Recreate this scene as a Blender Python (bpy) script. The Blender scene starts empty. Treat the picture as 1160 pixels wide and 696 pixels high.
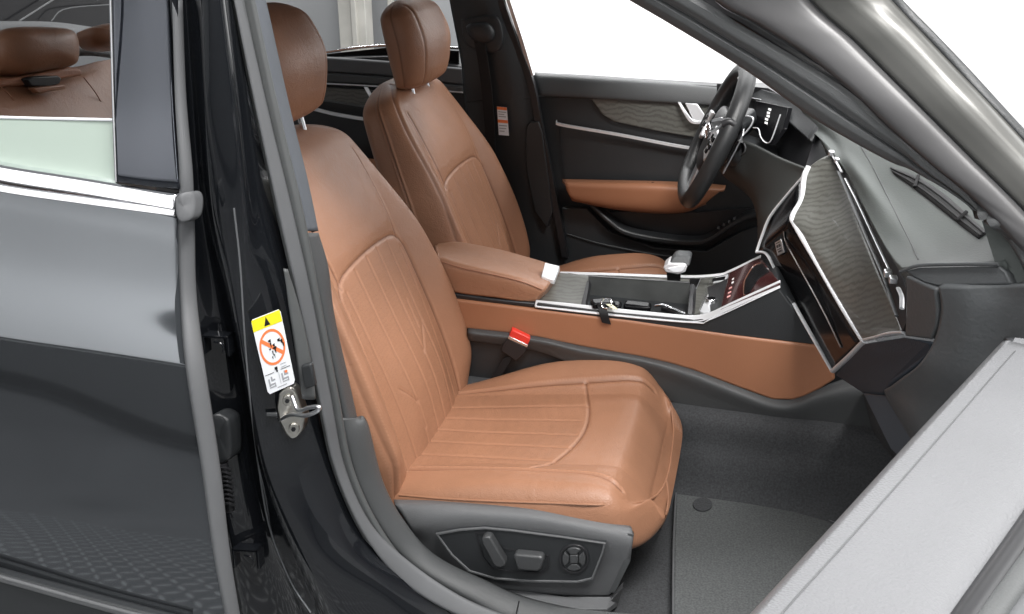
import bpy, bmesh, math, random
import numpy as np
from mathutils import Vector, Matrix
random.seed(4)
SC = bpy.context.scene
COL = SC.collection
# ------------------------------------------------------------------ camera
FPX, IW, IH = 1096.0, 1160.0, 696.0
CAM = Vector((0.55, -2.0, 1.5)); YAW = math.radians(14.6); PIT = math.radians(23)
FW = Vector((-math.sin(YAW)*math.cos(PIT), math.cos(YAW)*math.cos(PIT), -math.sin(PIT)))
RT = Vector((math.cos(YAW), math.sin(YAW), 0)); UP = RT.cross(FW)
cd = bpy.data.cameras.new('camera'); cam = bpy.data.objects.new('camera', cd); COL.objects.link(cam)
cam.matrix_world = Matrix.Translation(CAM) @ Matrix((RT, UP, -FW)).transposed().to_4x4()
cd.sensor_width = 36; cd.lens = 36*FPX/IW; cd.clip_start = 0.02; cd.clip_end = 200
SC.camera = cam
# ------------------------------------------------------------------ world, lamps, exposure
w = bpy.data.worlds.new('World'); SC.world = w; w.use_nodes = True
bg = w.node_tree.nodes['Background']; bg.inputs[0].default_value = (0.93, 0.97, 1.0, 1); bg.inputs[1].default_value = 0.24
SC.view_settings.view_transform = 'Standard'; SC.view_settings.look = 'None'
SC.view_settings.exposure = 0.0; SC.view_settings.gamma = 1
def area(name, loc, target, sx, sy, power, col=(1, 1, 1)):
    l = bpy.data.lights.new(name, 'AREA'); l.shape = 'RECTANGLE'; l.size = sx; l.size_y = sy; l.energy = power; l.color = col
    o = bpy.data.objects.new(name, l); COL.objects.link(o); o.location = loc
    o.rotation_euler = (Vector(target)-Vector(loc)).to_track_quat('-Z', 'Y').to_euler()
    return o
area('ceiling_softbox', (1.1, -1.5, 3.4), (0.4, -0.3, 0.4), 1.5, 0.45, 145, (1, 0.98, 0.96))
area('ceiling_strip', (-0.6, -2.9, 3.2), (-0.2, -0.6, 0.7), 3.0, 0.18, 30)
area('ceiling_strip', (1.6, -2.4, 3.3), (0.2, -0.6, 0.7), 0.18, 3.0, 30)
area('backdrop_fill', (0.5, 2.3, 3.6), (0.3, 3.8, 1.0), 6.0, 0.5, 420)  # added lamp, only there to drive the backdrop to white
area('rear_wall_fill', (-3.4, -3.7, 3.9), (-3.4, -4.8, 2.1), 5.5, 0.4, 200)  # added unseen lamp: brightens the rear wall for reflections in the paint
area('front_softbox', (3.0, 0.2, 2.6), (0.5, 0.0, 0.8), 1.6, 1.6, 48)

# ------------------------------------------------------------------ pixel -> point on a known plane of the car
def ray(u, v): return FW + RT*((u-IW/2)/FPX) - UP*((v-IH/2)/FPX)
def A(u, v, val, ax=1):
    d = ray(u, v); return CAM + d*((val-CAM[ax])/d[ax])
def Y(u, v, y): return A(u, v, y, 1)
def X(u, v, x): return A(u, v, x, 0)
def Z(u, v, z): return A(u, v, z, 2)
def PL(u, v, p, n):
    d = ray(u, v); n = Vector(n); return CAM + d*((Vector(p)-CAM).dot(n)/d.dot(n))
def L3(pts): return [Y(*p) for p in pts]

# ------------------------------------------------------------------ materials
def mat(name, col, rough=0.5, metal=0.0, coat=0.0, bump=None, vary=0.0, vscale=6.0, spec=0.5, **k):
    m = bpy.data.materials.new(name); m.use_nodes = True; nt = m.node_tree; N = nt.nodes; Lk = nt.links
    b = N['Principled BSDF']; b.inputs['Base Color'].default_value = (*col, 1); b.inputs['Roughness'].default_value = rough
    b.inputs['Metallic'].default_value = metal; b.inputs['Coat Weight'].default_value = coat; b.inputs['Specular IOR Level'].default_value = spec
    tc = N.new('ShaderNodeTexCoord')
    if vary:
        n = N.new('ShaderNodeTexNoise'); n.inputs['Scale'].default_value = vscale; n.inputs['Detail'].default_value = 5
        Lk.new(tc.outputs['Object'], n.inputs['Vector'])
        mp = N.new('ShaderNodeMapRange'); mp.inputs['From Min'].default_value = .3; mp.inputs['From Max'].default_value = .7
        mp.inputs['To Min'].default_value = 1-vary; mp.inputs['To Max'].default_value = 1+vary
        Lk.new(n.outputs[0], mp.inputs[0])
        mx = N.new('ShaderNodeMix'); mx.data_type = 'RGBA'; mx.blend_type = 'MULTIPLY'; mx.inputs[0].default_value = 1
        mx.inputs['A'].default_value = (*col, 1); Lk.new(mp.outputs[0], mx.inputs['B']); Lk.new(mx.outputs['Result'], b.inputs['Base Color'])
        m['mix'] = mx.name
    if bump:
        kind, sc, st = bump
        if kind == 'noise':
            t = N.new('ShaderNodeTexNoise'); t.inputs['Scale'].default_value = sc; t.inputs['Detail'].default_value = 3; out = t.outputs[0]
        else:
            t = N.new('ShaderNodeTexVoronoi'); t.inputs['Scale'].default_value = sc; out = t.outputs['Distance']
        Lk.new(tc.outputs['Object'], t.inputs['Vector'])
        bp = N.new('ShaderNodeBump'); bp.inputs['Strength'].default_value = st; bp.inputs['Distance'].default_value = 0.001
        Lk.new(out, bp.inputs['Height']); Lk.new(bp.outputs[0], b.inputs['Normal'])
    return m
def leather_mat(name, col):
    m = mat(name, col, .43, bump=('voronoi', 420, .35), vary=.07, vscale=9, spec=.45)
    nt = m.node_tree; N = nt.nodes; Lk = nt.links; b = N['Principled BSDF']; mx = N[m['mix']]
    cur = mx.outputs['Result']
    bp0 = b.inputs['Normal'].links[0].from_node; wn_ = N.new('ShaderNodeTexNoise'); wn_.inputs['Scale'].default_value = 26; wn_.inputs['Detail'].default_value = 6; wn_.inputs['Roughness'].default_value = .65; wn_.inputs['Distortion'].default_value = 1.2
    tcw = N.new('ShaderNodeTexCoord'); Lk.new(tcw.outputs['Object'], wn_.inputs['Vector'])
    bp1 = N.new('ShaderNodeBump'); bp1.inputs['Strength'].default_value = .36; bp1.inputs['Distance'].default_value = .004; Lk.new(wn_.outputs[0], bp1.inputs['Height']); Lk.new(bp0.outputs[0], bp1.inputs['Normal']); Lk.new(bp1.outputs[0], b.inputs['Normal'])
    rr = N.new('ShaderNodeMapRange'); rr.inputs['To Min'].default_value = .34; rr.inputs['To Max'].default_value = .52; Lk.new(wn_.outputs[0], rr.inputs[0]); Lk.new(rr.outputs[0], b.inputs['Roughness'])
    def over(attr, colr, gain=1.0):
        nonlocal cur
        a = N.new('ShaderNodeAttribute'); a.attribute_name = attr
        g = N.new('ShaderNodeMath'); g.operation = 'MULTIPLY'; g.use_clamp = True; g.inputs[1].default_value = gain; Lk.new(a.outputs['Fac'], g.inputs[0])
        x = N.new('ShaderNodeMix'); x.data_type = 'RGBA'; Lk.new(g.outputs[0], x.inputs[0]); Lk.new(cur, x.inputs['A']); x.inputs['B'].default_value = (*colr, 1)
        cur = x.outputs['Result']
    # perforations of the ventilated insert, thread and seam
    vt = N.new('ShaderNodeTexVoronoi'); vt.inputs['Scale'].default_value = 300; vt.inputs['Randomness'].default_value = .55
    tc = N.new('ShaderNodeTexCoord'); Lk.new(tc.outputs['Object'], vt.inputs['Vector'])
    lt = N.new('ShaderNodeMath'); lt.operation = 'LESS_THAN'; lt.inputs[1].default_value = .3; Lk.new(vt.outputs['Distance'], lt.inputs[0])
    a = N.new('ShaderNodeAttribute'); a.attribute_name = 'perf'
    mm = N.new('ShaderNodeMath'); mm.operation = 'MULTIPLY'; Lk.new(lt.outputs[0], mm.inputs[0]); Lk.new(a.outputs['Fac'], mm.inputs[1])
    m2 = N.new('ShaderNodeMath'); m2.operation = 'MULTIPLY'; m2.inputs[1].default_value = .4; Lk.new(mm.outputs[0], m2.inputs[0])
    x = N.new('ShaderNodeMix'); x.data_type = 'RGBA'; Lk.new(m2.outputs[0], x.inputs[0]); Lk.new(cur, x.inputs['A']); x.inputs['B'].default_value = (col[0]*.25, col[1]*.22, col[2]*.2, 1); cur = x.outputs['Result']
    over('seam', (col[0]*.38, col[1]*.3, col[2]*.25), .75)
    over('thread', (min(1, col[0]*1.25), col[1]*1.3, col[2]*1.35), .8)
    Lk.new(cur, b.inputs['Base Color'])
    return m
TAN = (0.305, 0.150, 0.087)
M = dict(
 leather=leather_mat('tan_leather', TAN),
 leather_d=leather_mat('brown_leather', (0.34, 0.155, 0.09)),
 panel_tan=mat('tan_panel_leather', (0.33, 0.145, 0.076), .45, bump=('voronoi', 500, .2), vary=.05),
 grey_leather=mat('grey_leather', (0.060, 0.064, 0.067), .5, bump=('noise', 160, .6), vary=.08, vscale=3),
 dash_top=mat('dash_top', (0.070, 0.080, 0.076), .6, bump=('noise', 350, .35), vary=.05, vscale=3),
 door_grey=mat('door_top_grey', (0.165, 0.168, 0.176), .5, bump=('voronoi', 380, .5), vary=.05, vscale=4),
 plastic=mat('grey_plastic', (0.060, 0.063, 0.065), .42, bump=('noise', 900, .8), vary=.05),
 plastic_l=mat('light_grey_plastic', (0.105, 0.108, 0.112), .38, bump=('noise', 900, .9), vary=.05),
 plastic_d=mat('dark_plastic', (0.022, 0.024, 0.026), .42, bump=('noise', 700, .5)),
 black_pl=mat('black_plastic', (0.016, 0.016, 0.018), .4),
 door_dark=mat('charcoal_door_skin', (0.024, 0.026, 0.028), .45, bump=('voronoi', 500, .3), vary=.1, vscale=3),
 rubber=mat('rubber_seal', (0.078, 0.082, 0.083), .5, bump=('noise', 500, .3), vary=.08, vscale=10),
 rubber_l=mat('pale_seal', (0.10, 0.103, 0.108), .6, vary=.06, vscale=10),
 cloth=mat('pillar_cloth', (0.10, 0.11, 0.125), .85, bump=('noise', 1200, 1)),
 carpet=mat('carpet', (0.046, 0.048, 0.051), .95, bump=('noise', 900, 1.5), vary=.3, vscale=260),
 matcarpet=mat('mat_carpet', (0.088, 0.093, 0.094), .95, bump=('noise', 1100, 1.5), vary=.3, vscale=260),
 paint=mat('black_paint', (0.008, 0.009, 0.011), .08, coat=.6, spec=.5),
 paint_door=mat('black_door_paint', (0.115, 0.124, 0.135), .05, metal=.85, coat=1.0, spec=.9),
 gloss=mat('gloss_black', (0.006, 0.006, 0.007), .2, spec=.16),
 pillar_m=mat('pillar_skin', (0.066, 0.065, 0.067), .40, vary=.05),
 chrome=mat('chrome', (.88, .88, .9), .12, metal=1),
 satin=mat('satin_aluminium', (.78, .79, .81), .3, metal=1),
 steel=mat('striker_steel', (.62, .60, .55), .3, metal=1, vary=.12, vscale=40),
 red=mat('red_button', (.75, .045, .03), .35), redlit=mat('dark_red_gloss', (.05, .015, .015), .08, coat=.6),
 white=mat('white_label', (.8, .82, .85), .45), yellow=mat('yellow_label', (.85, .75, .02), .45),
 orange=mat('orange_ink', (.85, .22, .07), .5), ink=mat('black_ink', (.012, .012, .013), .6, spec=.25), greyink=mat('grey_ink', (.35, .36, .38), .5),
 glassgreen=mat('green_glass_reflection', (.35, .42, .37), .12, spec=.5),  # white room reflection painted into the green pane as opaque pale colour
 wall=mat('white_wall', (.86, .86, .86), .8), greywall=mat('grey_partition', (.19, .195, .2), .6, vary=.04, vscale=2),
 post=mat('galvanised_post', (.42, .41, .38), .45, metal=.5, vary=.15, vscale=5),
 bright=mat('bright_trim', (.80, .81, .83), .34, metal=.45), outer=mat('pillar_reflection_grey', (.11, .11, .104), .33, metal=.3),  # outer: bright reflections on the black pillar painted as grey base colour
 icon=mat('icon_white', (.8, .8, .8), .5),
)
def glass_mat():
    m = bpy.data.materials.new('clear_glass'); m.use_nodes = True; b = m.node_tree.nodes['Principled BSDF']
    b.inputs['Base Color'].default_value = (.9, .96, .92, 1); b.inputs['Transmission Weight'].default_value = 1; b.inputs['Roughness'].default_value = 0; b.inputs['IOR'].default_value = 1.1
    return m
def wood_mat():
    m = mat('grey_wood', (.2, .2, .18), .36, coat=.25, spec=.5); nt = m.node_tree; N = nt.nodes; Lk = nt.links; b = N['Principled BSDF']
    tc = N.new('ShaderNodeTexCoord'); sp = N.new('ShaderNodeSeparateXYZ'); Lk.new(tc.outputs['Object'], sp.inputs[0])
    def mth(op, a, bb):
        x = N.new('ShaderNodeMath'); x.operation = op
        for k, q in enumerate((a, bb)):
            if q is None: continue
            if isinstance(q, (int, float)): x.inputs[k].default_value = q
            else: Lk.new(q, x.inputs[k])
        return x.outputs[0]
    n = N.new('ShaderNodeTexNoise'); n.inputs['Scale'].default_value = 8; n.inputs['Detail'].default_value = 6; n.inputs['Roughness'].default_value = .62; Lk.new(tc.outputs['Object'], n.inputs['Vector'])
    base = mth('ADD', mth('MULTIPLY', sp.outputs['Z'], 430), mth('MULTIPLY', sp.outputs['Y'], 290))
    ph = mth('ADD', base, mth('MULTIPLY', n.outputs[0], 34))
    sn = mth('SINE', ph, None)
    cr = N.new('ShaderNodeValToRGB'); cr.color_ramp.elements[0].color = (.062, .060, .054, 1); cr.color_ramp.elements[1].color = (.118, .120, .108, 1); cr.color_ramp.elements[1].position = .75
    r = N.new('ShaderNodeMapRange'); r.inputs['From Min'].default_value = -1.6; Lk.new(sn, r.inputs[0]); Lk.new(r.outputs[0], cr.inputs[0])
    Lk.new(cr.outputs[0], b.inputs['Base Color'])
    return m
M['wood'] = wood_mat(); M['glass'] = glass_mat()
def plate_mat():
    m = mat('diamond_plate', (.20, .205, .21), .38, metal=.3, vary=.1, vscale=3); nt = m.node_tree; N = nt.nodes; Lk = nt.links; b = N['Principled BSDF']
    tc = N.new('ShaderNodeTexCoord'); hs = []
    for ang, off in ((45, 0), (-45, .5)):
        mp = N.new('ShaderNodeMapping'); mp.inputs['Rotation'].default_value = (0, 0, math.radians(ang)); mp.inputs['Scale'].default_value = (13, 13, 1); mp.inputs['Location'].default_value = (off, off, 0)
        Lk.new(tc.outputs['Object'], mp.inputs[0])
        f = N.new('ShaderNodeVectorMath'); f.operation = 'FRACTION'; Lk.new(mp.outputs[0], f.inputs[0])
        s = N.new('ShaderNodeVectorMath'); s.operation = 'SUBTRACT'; s.inputs[1].default_value = (.5, .5, 0); Lk.new(f.outputs[0], s.inputs[0])
        sx = N.new('ShaderNodeVectorMath'); sx.operation = 'MULTIPLY'; sx.inputs[1].default_value = (2.0, 6.5, 0); Lk.new(s.outputs[0], sx.inputs[0])
        ln = N.new('ShaderNodeVectorMath'); ln.operation = 'LENGTH'; Lk.new(sx.outputs[0], ln.inputs[0])
        lt = N.new('ShaderNodeMapRange'); lt.inputs['From Min'].default_value = .55; lt.inputs['From Max'].default_value = .8; lt.inputs['To Min'].default_value = 1; lt.inputs['To Max'].default_value = 0; Lk.new(ln.outputs['Value'], lt.inputs[0])
        hs.append(lt.outputs[0])
    ad = N.new('ShaderNodeMath'); ad.operation = 'MAXIMUM'; Lk.new(hs[0], ad.inputs[0]); Lk.new(hs[1], ad.inputs[1])
    mxp = N.new('ShaderNodeMix'); mxp.data_type = 'RGBA'; Lk.new(ad.outputs[0], mxp.inputs[0]); mxp.inputs['A'].default_value = (.13, .135, .14, 1); mxp.inputs['B'].default_value = (.50, .51, .52, 1); Lk.new(mxp.outputs['Result'], b.inputs['Base Color'])
    bp = N.new('ShaderNodeBump'); bp.inputs['Distance'].default_value = .010; bp.inputs['Strength'].default_value = 1; Lk.new(ad.outputs[0], bp.inputs['Height']); Lk.new(bp.outputs[0], b.inputs['Normal'])
    return m
M['plate'] = plate_mat()

# ------------------------------------------------------------------ mesh helpers
def link(name, me, m, parent=None, smooth=True, label=None, autos=True):
    o = bpy.data.objects.new(name, me); COL.objects.link(o)
    if m: me.materials.append(m)
    if parent is not None: o.parent = parent
    if smooth:
        for p in me.polygons: p.use_smooth = True
        if autos: me.set_sharp_from_angle(angle=math.radians(38))
    if label: o['label'] = label
    return o
def from_bm(name, bm, m, parent=None, **k):
    bmesh.ops.recalc_face_normals(bm, faces=bm.faces[:])
    me = bpy.data.meshes.new(name); bm.to_mesh(me); bm.free(); return link(name, me, m, parent, **k)
def bevel(o, wd, seg=2, ang=30):
    if wd:
        b = o.modifiers.new('bevel', 'BEVEL'); b.width = wd; b.segments = seg; b.limit_method = 'ANGLE'; b.angle_limit = math.radians(ang); b.harden_normals = False
        for p in o.data.polygons: p.use_smooth = True
    return o
def add_plate(bm, pts, ex):
    ex = Vector(ex); pts = [Vector(p) for p in pts]
    a = [bm.verts.new(p) for p in pts]; b = [bm.verts.new(p+ex) for p in pts]; n = len(pts)
    bm.faces.new(a); bm.faces.new(b[::-1])
    for i in range(n): bm.faces.new((a[i], b[i], b[(i+1) % n], a[(i+1) % n]))
def plate(name, pts, ex, m, parent=None, bv=.002, label=None, seg=2):
    """a solid with a traced outline lying on its own plane and the given thickness vector"""
    bm = bmesh.new(); add_plate(bm, pts, ex)
    big = [f for f in bm.faces if len(f.verts) > 4]
    o = from_bm(name, bm, m, parent, label=label); return bevel(o, bv, seg)
def plates(name, lst, ex, m, parent=None, bv=0, label=None):
    bm = bmesh.new()
    for pts in lst: add_plate(bm, pts, ex)
    return bevel(from_bm(name, bm, m, parent, label=label), bv)
def cr(P, n):
    """Catmull-Rom resample of control points (k,3) to n points"""
    P = np.asarray(P, float); k = len(P)
    if k == 2: t = np.linspace(0, 1, n)[:, None]; return P[0]*(1-t)+P[1]*t
    Q = np.vstack([2*P[0]-P[1], P, 2*P[-1]-P[-2]])
    t = np.linspace(0, k-1, n); i = np.minimum(t.astype(int), k-2); f = (t-i)[:, None]
    p0, p1, p2, p3 = Q[i], Q[i+1], Q[i+2], Q[i+3]
    return .5*((2*p1)+(-p0+p2)*f+(2*p0-5*p1+4*p2-p3)*f**2+(-p0+3*p1-3*p2+p3)*f**3)
def grid_mesh(name, G, closed_u=False, closed_v=False):
    r, c, _ = G.shape; idx = np.arange(r*c).reshape(r, c); F = []
    for i in range(r if closed_u else r-1):
        for j in range(c if closed_v else c-1):
            i2 = (i+1) % r; j2 = (j+1) % c; F.append((idx[i, j], idx[i, j2], idx[i2, j2], idx[i2, j]))
    me = bpy.data.meshes.new(name); me.from_pydata(G.reshape(-1, 3).tolist(), [], [tuple(int(q) for q in f) for f in F]); me.update(); return me
def surf(name, rows, m, parent=None, nu=None, nv=None, th=.004, side=1, label=None, closed_v=False, autos=True):
    """smooth skin through rows of control points, thickened"""
    rows = [np.array([list(p) for p in r]) for r in rows]; nv = nv or max(len(r) for r in rows)*6; nu = nu or len(rows)*6
    R = np.array([cr(r, nv) for r in rows]); G = np.array([cr(R[:, j], nu) for j in range(nv)]).transpose(1, 0, 2)
    o = link(name, grid_mesh(name, G), m, parent, label=label, autos=autos)
    if th:
        # thickness always grows away from the camera side
        me = o.data; c = sum((me.vertices[i].co for i in (0, len(me.vertices)//2, len(me.vertices)-1)), Vector())/3
        nn = sum((p.normal for p in me.polygons), Vector()); tocam = (CAM-c)
        s = o.modifiers.new('thickness', 'SOLIDIFY'); s.thickness = th; s.offset = -1 if nn.dot(tocam)*side > 0 else 1
    return o
def frames(P):
    P = np.asarray(P, float); T = np.gradient(P, axis=0); T /= np.linalg.norm(T, axis=1)[:, None]+1e-12
    n = np.cross(T[0], [0.3, .1, 1]); n /= np.linalg.norm(n); out = []
    for t in T:
        n = n-t*np.dot(n, t); n /= np.linalg.norm(n)+1e-12; out.append((n, np.cross(t, n)))
    return out
def tube_into(bm, pts, r, seg=8, smooth=0, flat=1.0, r2=None, cap=True, closed=False):
    P = cr([list(p) for p in pts], smooth) if smooth else np.array([list(p) for p in pts]); n = len(P)
    if closed: P = np.vstack([P, P[:1]])
    fr = frames(P); rings = []
    for i, (p, (a, b)) in enumerate(zip(P, fr)):
        rr = r if r2 is None else r+(r2-r)*i/(n-1)
        rings.append([bm.verts.new(p+(a*math.cos(t)+b*math.sin(t)*flat)*rr) for t in [2*math.pi*k/seg for k in range(seg)]])
    for a, b in zip(rings, rings[1:]):
        for k in range(seg): bm.faces.new((a[k], a[(k+1) % seg], b[(k+1) % seg], b[k]))
    if cap and not closed: bm.faces.new(rings[0][::-1]); bm.faces.new(rings[-1])
def tube(name, pts, r, m, parent=None, seg=8, smooth=0, label=None, **k):
    bm = bmesh.new(); tube_into(bm, pts, r, seg, smooth, **k); return from_bm(name, bm, m, parent, label=label)
def ribbon(name, pts, wvec, tvec, m, parent=None, smooth=0, bv=.0008, label=None):
    """strip of rectangular section along pts; wvec = across (may be list per control point), tvec = thickness"""
    P = cr([list(p) for p in pts], smooth) if smooth else np.array([list(p) for p in pts]); n = len(P)
    Wv = np.array([list(x) for x in wvec]) if isinstance(wvec, list) else np.array([list(wvec)]*2)
    Wv = cr(Wv, n) if len(Wv) != n else Wv
    t = np.array(list(tvec)); G = np.stack([P-Wv/2, P+Wv/2, P+Wv/2+t, P-Wv/2+t], 1)
    bm = bmesh.new(); rings = [[bm.verts.new(q) for q in row] for row in G]
    for a, b in zip(rings, rings[1:]):
        for k in range(4): bm.faces.new((a[k], a[(k+1) % 4], b[(k+1) % 4], b[k]))
    bm.faces.new(rings[0][::-1]); bm.faces.new(rings[-1])
    return bevel(from_bm(name, bm, m, parent, label=label), bv)
def band(name, e1, e2, m, parent=None, n=40, bulge=.006, th=.006, label=None, prof=None, cols=9):
    """long strip between two edges (control polylines of 3-D points) with a rounded cross profile towards the camera"""
    a = cr([list(p) for p in e1], n); b = cr([list(p) for p in e2], n); G = []
    cam = np.array(list(CAM))
    for i in range(n):
        t1 = a[min(i+1, n-1)]-a[max(i-1, 0)]; ac = b[i]-a[i]; nn = np.cross(t1, ac); nn /= np.linalg.norm(nn)+1e-12
        if np.dot(nn, cam-a[i]) < 0: nn = -nn
        row = []
        for j in range(cols):
            s = j/(cols-1)
            h = bulge*math.sqrt(max(0, 1-(2*s-1)**2)) if prof is None else bulge*float(np.interp(s, [q[0] for q in prof], [q[1] for q in prof]))
            row.append(a[i]*(1-s)+b[i]*s+nn*h)
        G.append(row)
    o = link(name, grid_mesh(name, np.array(G)), m, parent, label=label)
    if th:
        me = o.data; k = len(me.vertices)//2; nn = sum((p.normal for p in me.polygons), Vector())
        s = o.modifiers.new('thickness', 'SOLIDIFY'); s.thickness = th; s.offset = -1 if nn.dot(CAM-me.vertices[k].co) > 0 else 1
    return o
from mathutils.bvhtree import BVHTree
_bv = {}
def hit(o, u, v, d=.001):
    if o.name not in _bv: _bv[o.name] = BVHTree.FromPolygons([x.co.copy() for x in o.data.vertices], [tuple(p.vertices) for p in o.data.polygons])
    r = ray(u, v).normalized(); h = _bv[o.name].ray_cast(CAM, r)
    return (h[0] if h[0] is not None else Y(u, v, -.3))-r*d
def box_into(bm, c, size, rot=None):
    r = rot or Matrix.Identity(3); c = Vector(c); V = []
    for x in (-.5, .5):
        for y in (-.5, .5):
            for z in (-.5, .5): V.append(bm.verts.new(c+r@Vector((x*size[0], y*size[1], z*size[2]))))
    for f in ((0, 1, 3, 2), (4, 6, 7, 5), (0, 4, 5, 1), (2, 3, 7, 6), (0, 2, 6, 4), (1, 5, 7, 3)): bm.faces.new([V[i] for i in f])
def box(name, c, size, m, parent=None, rot=None, bv=.003, label=None, seg=3):
    bm = bmesh.new(); box_into(bm, c, size, rot); return bevel(from_bm(name, bm, m, parent, label=label), bv, seg)
def quadmap(p00, p10, p01, p11):
    """a 2-D local frame on a four-cornered face: a -> along, b -> down"""
    p00, p10, p01, p11 = map(Vector, (p00, p10, p01, p11))
    return lambda a, b: p00*(1-a)*(1-b)+p10*a*(1-b)+p01*(1-a)*b+p11*a*b
def disc_pts(q, a, b, ra, rb, n=24): return [q(a+ra*math.cos(t), b+rb*math.sin(t)) for t in [2*math.pi*k/n for k in range(n)]]
def ring_into(bm, outer, inner, ex):
    ex = Vector(ex); n = len(outer)
    o1 = [bm.verts.new(p) for p in outer]; i1 = [bm.verts.new(p) for p in inner]; o2 = [bm.verts.new(p+ex) for p in outer]; i2 = [bm.verts.new(p+ex) for p in inner]
    for k in range(n):
        j = (k+1) % n
        for f in ((o1[k], o1[j], i1[j], i1[k]), (o2[k], i2[k], i2[j], o2[j]), (o1[k], o2[k], o2[j], o1[j]), (i1[k], i1[j], i2[j], i2[k])): bm.faces.new(f)

# ------------------------------------------------------------------ upholstery: lofted pads with relief, seams and stitching
def rr_loop(n, p=3.6):
    th = np.linspace(0, 2*np.pi, 2000, endpoint=False); c, s = np.cos(th), np.sin(th)
    x = np.sign(c)*np.abs(c)**(2/p); y = np.sign(s)*np.abs(s)**(2/p)
    return x, y
def smoothstep(a, b, x): t = np.clip((x-a)/(b-a), 0, 1); return t*t*(3-2*t)
def polydist(S, Yv, line):
    d = np.full(S.shape, 9.0)
    line = cr(np.array([[a, b, 0] for a, b in line]), max(2, 8*len(line)))[:, :2] if len(line) > 2 else np.array(line)
    for (a, b), (c, e) in zip(line[:-1], line[1:]):
        vx, vy = c-a, e-b; L = vx*vx+vy*vy+1e-12; t = np.clip(((S-a)*vx+(Yv-b)*vy)/L, 0, 1)
        d = np.minimum(d, np.hypot(S-(a+t*vx), Yv-(b+t*vy)))
    return d
def pad(name, O, sd, nd, svals, wtab, ttab, relief, seams, perf, m, parent, ns=230, nl=330, ends=(.03, .05), shift=None, label=None, side_seams=(), p=3.6, cen=None, yoff=0.0, endt=0.0, lean=0.0):
    """svals: (s0,s1); wtab/ttab: [(s,halfwidth)],[(s,thickness)]; n measured from the back plane (0) to the front (t)"""
    s0, s1 = svals; s = np.linspace(0, 1, ns); e = .5-.5*np.cos(np.pi*s); s = s0+(s1-s0)*(.35*e+.65*s)
    def tab(T, x):
        P = cr(np.array([[a, b, 0] for a, b in T]), 200); return np.interp(x, P[:, 0], P[:, 1])
    w = tab(wtab, s); t = tab(ttab, s); c0 = tab(cen, s) if cen else 0*s
    f = np.ones(ns); ft = np.ones(ns)
    if ends[0]: q = np.clip((s0+ends[0]-s)/ends[0], 0, 1); f *= (1-q**2.2*.55) ; ft *= np.sqrt(np.clip(1-q**2.4, 0.0, 1))
    if ends[1]: q = np.clip((s-(s1-ends[1]))/ends[1], 0, 1); f *= (1-q**2.6*(.5 if not endt else .22)); ft *= endt+(1-endt)*np.sqrt(np.clip(1-q**2.4, 0.0, 1))
    ux, uy = rr_loop(nl, p); G = np.zeros((ns, nl, 3)); S = np.zeros((ns, nl)); YY = S.copy(); SN = S.copy()
    for i in range(ns):
        x = ux*w[i]*f[i]; y = uy*max(t[i]*ft[i], 1e-4)/2
        xx = np.append(x, x[0]); yy = np.append(y, y[0]); L = np.concatenate([[0], np.cumsum(np.hypot(np.diff(xx), np.diff(yy)))])
        q = np.linspace(0, L[-1], nl, endpoint=False); X_ = np.interp(q, L, xx); Y_ = np.interp(q, L, yy)
        S[i] = s[i]; YY[i] = X_; SN[i] = Y_/(max(t[i]*ft[i], 1e-4)/2)
        G[i, :, 0] = s[i]; G[i, :, 1] = X_; G[i, :, 2] = Y_+c0[i]+ (t[i]/2 if cen is None else 0)
    front = smoothstep(.35, .95, SN)
    G[:, :, 2] += relief(S, YY)*front
    seam = np.zeros(S.shape); thread = np.zeros(S.shape); disp = np.zeros(S.shape)
    for line, depth, width, kind in seams:
        d = polydist(S, YY, line); disp -= depth*np.exp(-(d/width)**2)*front; 
        seam = np.maximum(seam, np.exp(-(d/(.0022))**2)*front*(1 if kind != 'pleat' else .45))
        if kind == 'double':
            disp += depth*.35*np.exp(-((d-.008)/.005)**2)*front
            thread = np.maximum(thread, np.exp(-((d-.0075)/.0013)**2)*front*(np.sin(S*900+YY*700) > -.3))
        if kind == 'pleat': thread = np.maximum(thread, .55*np.exp(-((d-.003)/.0016)**2)*front)
        if kind == 'single': thread = np.maximum(thread, .8*np.exp(-((d-.005)/.0013)**2)*front)
    G[:, :, 2] += disp
    for nn, sgn, kind in side_seams:      # seams on the flanks, given as SN level
        band_ = (np.abs(YY) > .8*w[:, None]*f[:, None])
        d = np.abs(SN-nn)*t[:, None]/2; sel = band_ & ((YY*sgn) > 0)
        seam = np.maximum(seam, np.exp(-(d/.002)**2)*sel); G[:, :, 1] -= sgn*.002*np.exp(-(d/.003)**2)*sel
        if kind: G[:, :, 1] += sgn*.0035*np.exp(-((d-.004)/.0025)**2)*sel; thread = np.maximum(thread, .7*np.exp(-((d-.004)/.002)**2)*sel)
    pf = perf(S, YY)*front
    if lean: G[:, :, 0] -= lean*smoothstep(s1-.13, s1, S)*SN; G[:, :, 2] -= .016*smoothstep(s1-.16, s1, S)*(SN < 0)*np.abs(SN)
    if shift is not None: G[:, :, 1] += shift(S)
    O = np.array(O); sd = np.array(sd); nd = np.array(nd); yd = np.array([0, 1.0, 0])
    Wd = O+G[:, :, 0:1]*sd+(G[:, :, 1:2]+yoff)*yd+G[:, :, 2:3]*nd
    me = grid_mesh(name, Wd, closed_v=True)
    nv = len(me.vertices); cap = [tuple(range(nl))[::-1], tuple(range((ns-1)*nl, ns*nl))]
    bm = bmesh.new(); bm.from_mesh(me); bm.verts.ensure_lookup_table()
    for cc in cap: bm.faces.new([bm.verts[k] for k in cc])
    bmesh.ops.recalc_face_normals(bm, faces=bm.faces[:]); bm.to_mesh(me); bm.free()
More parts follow.
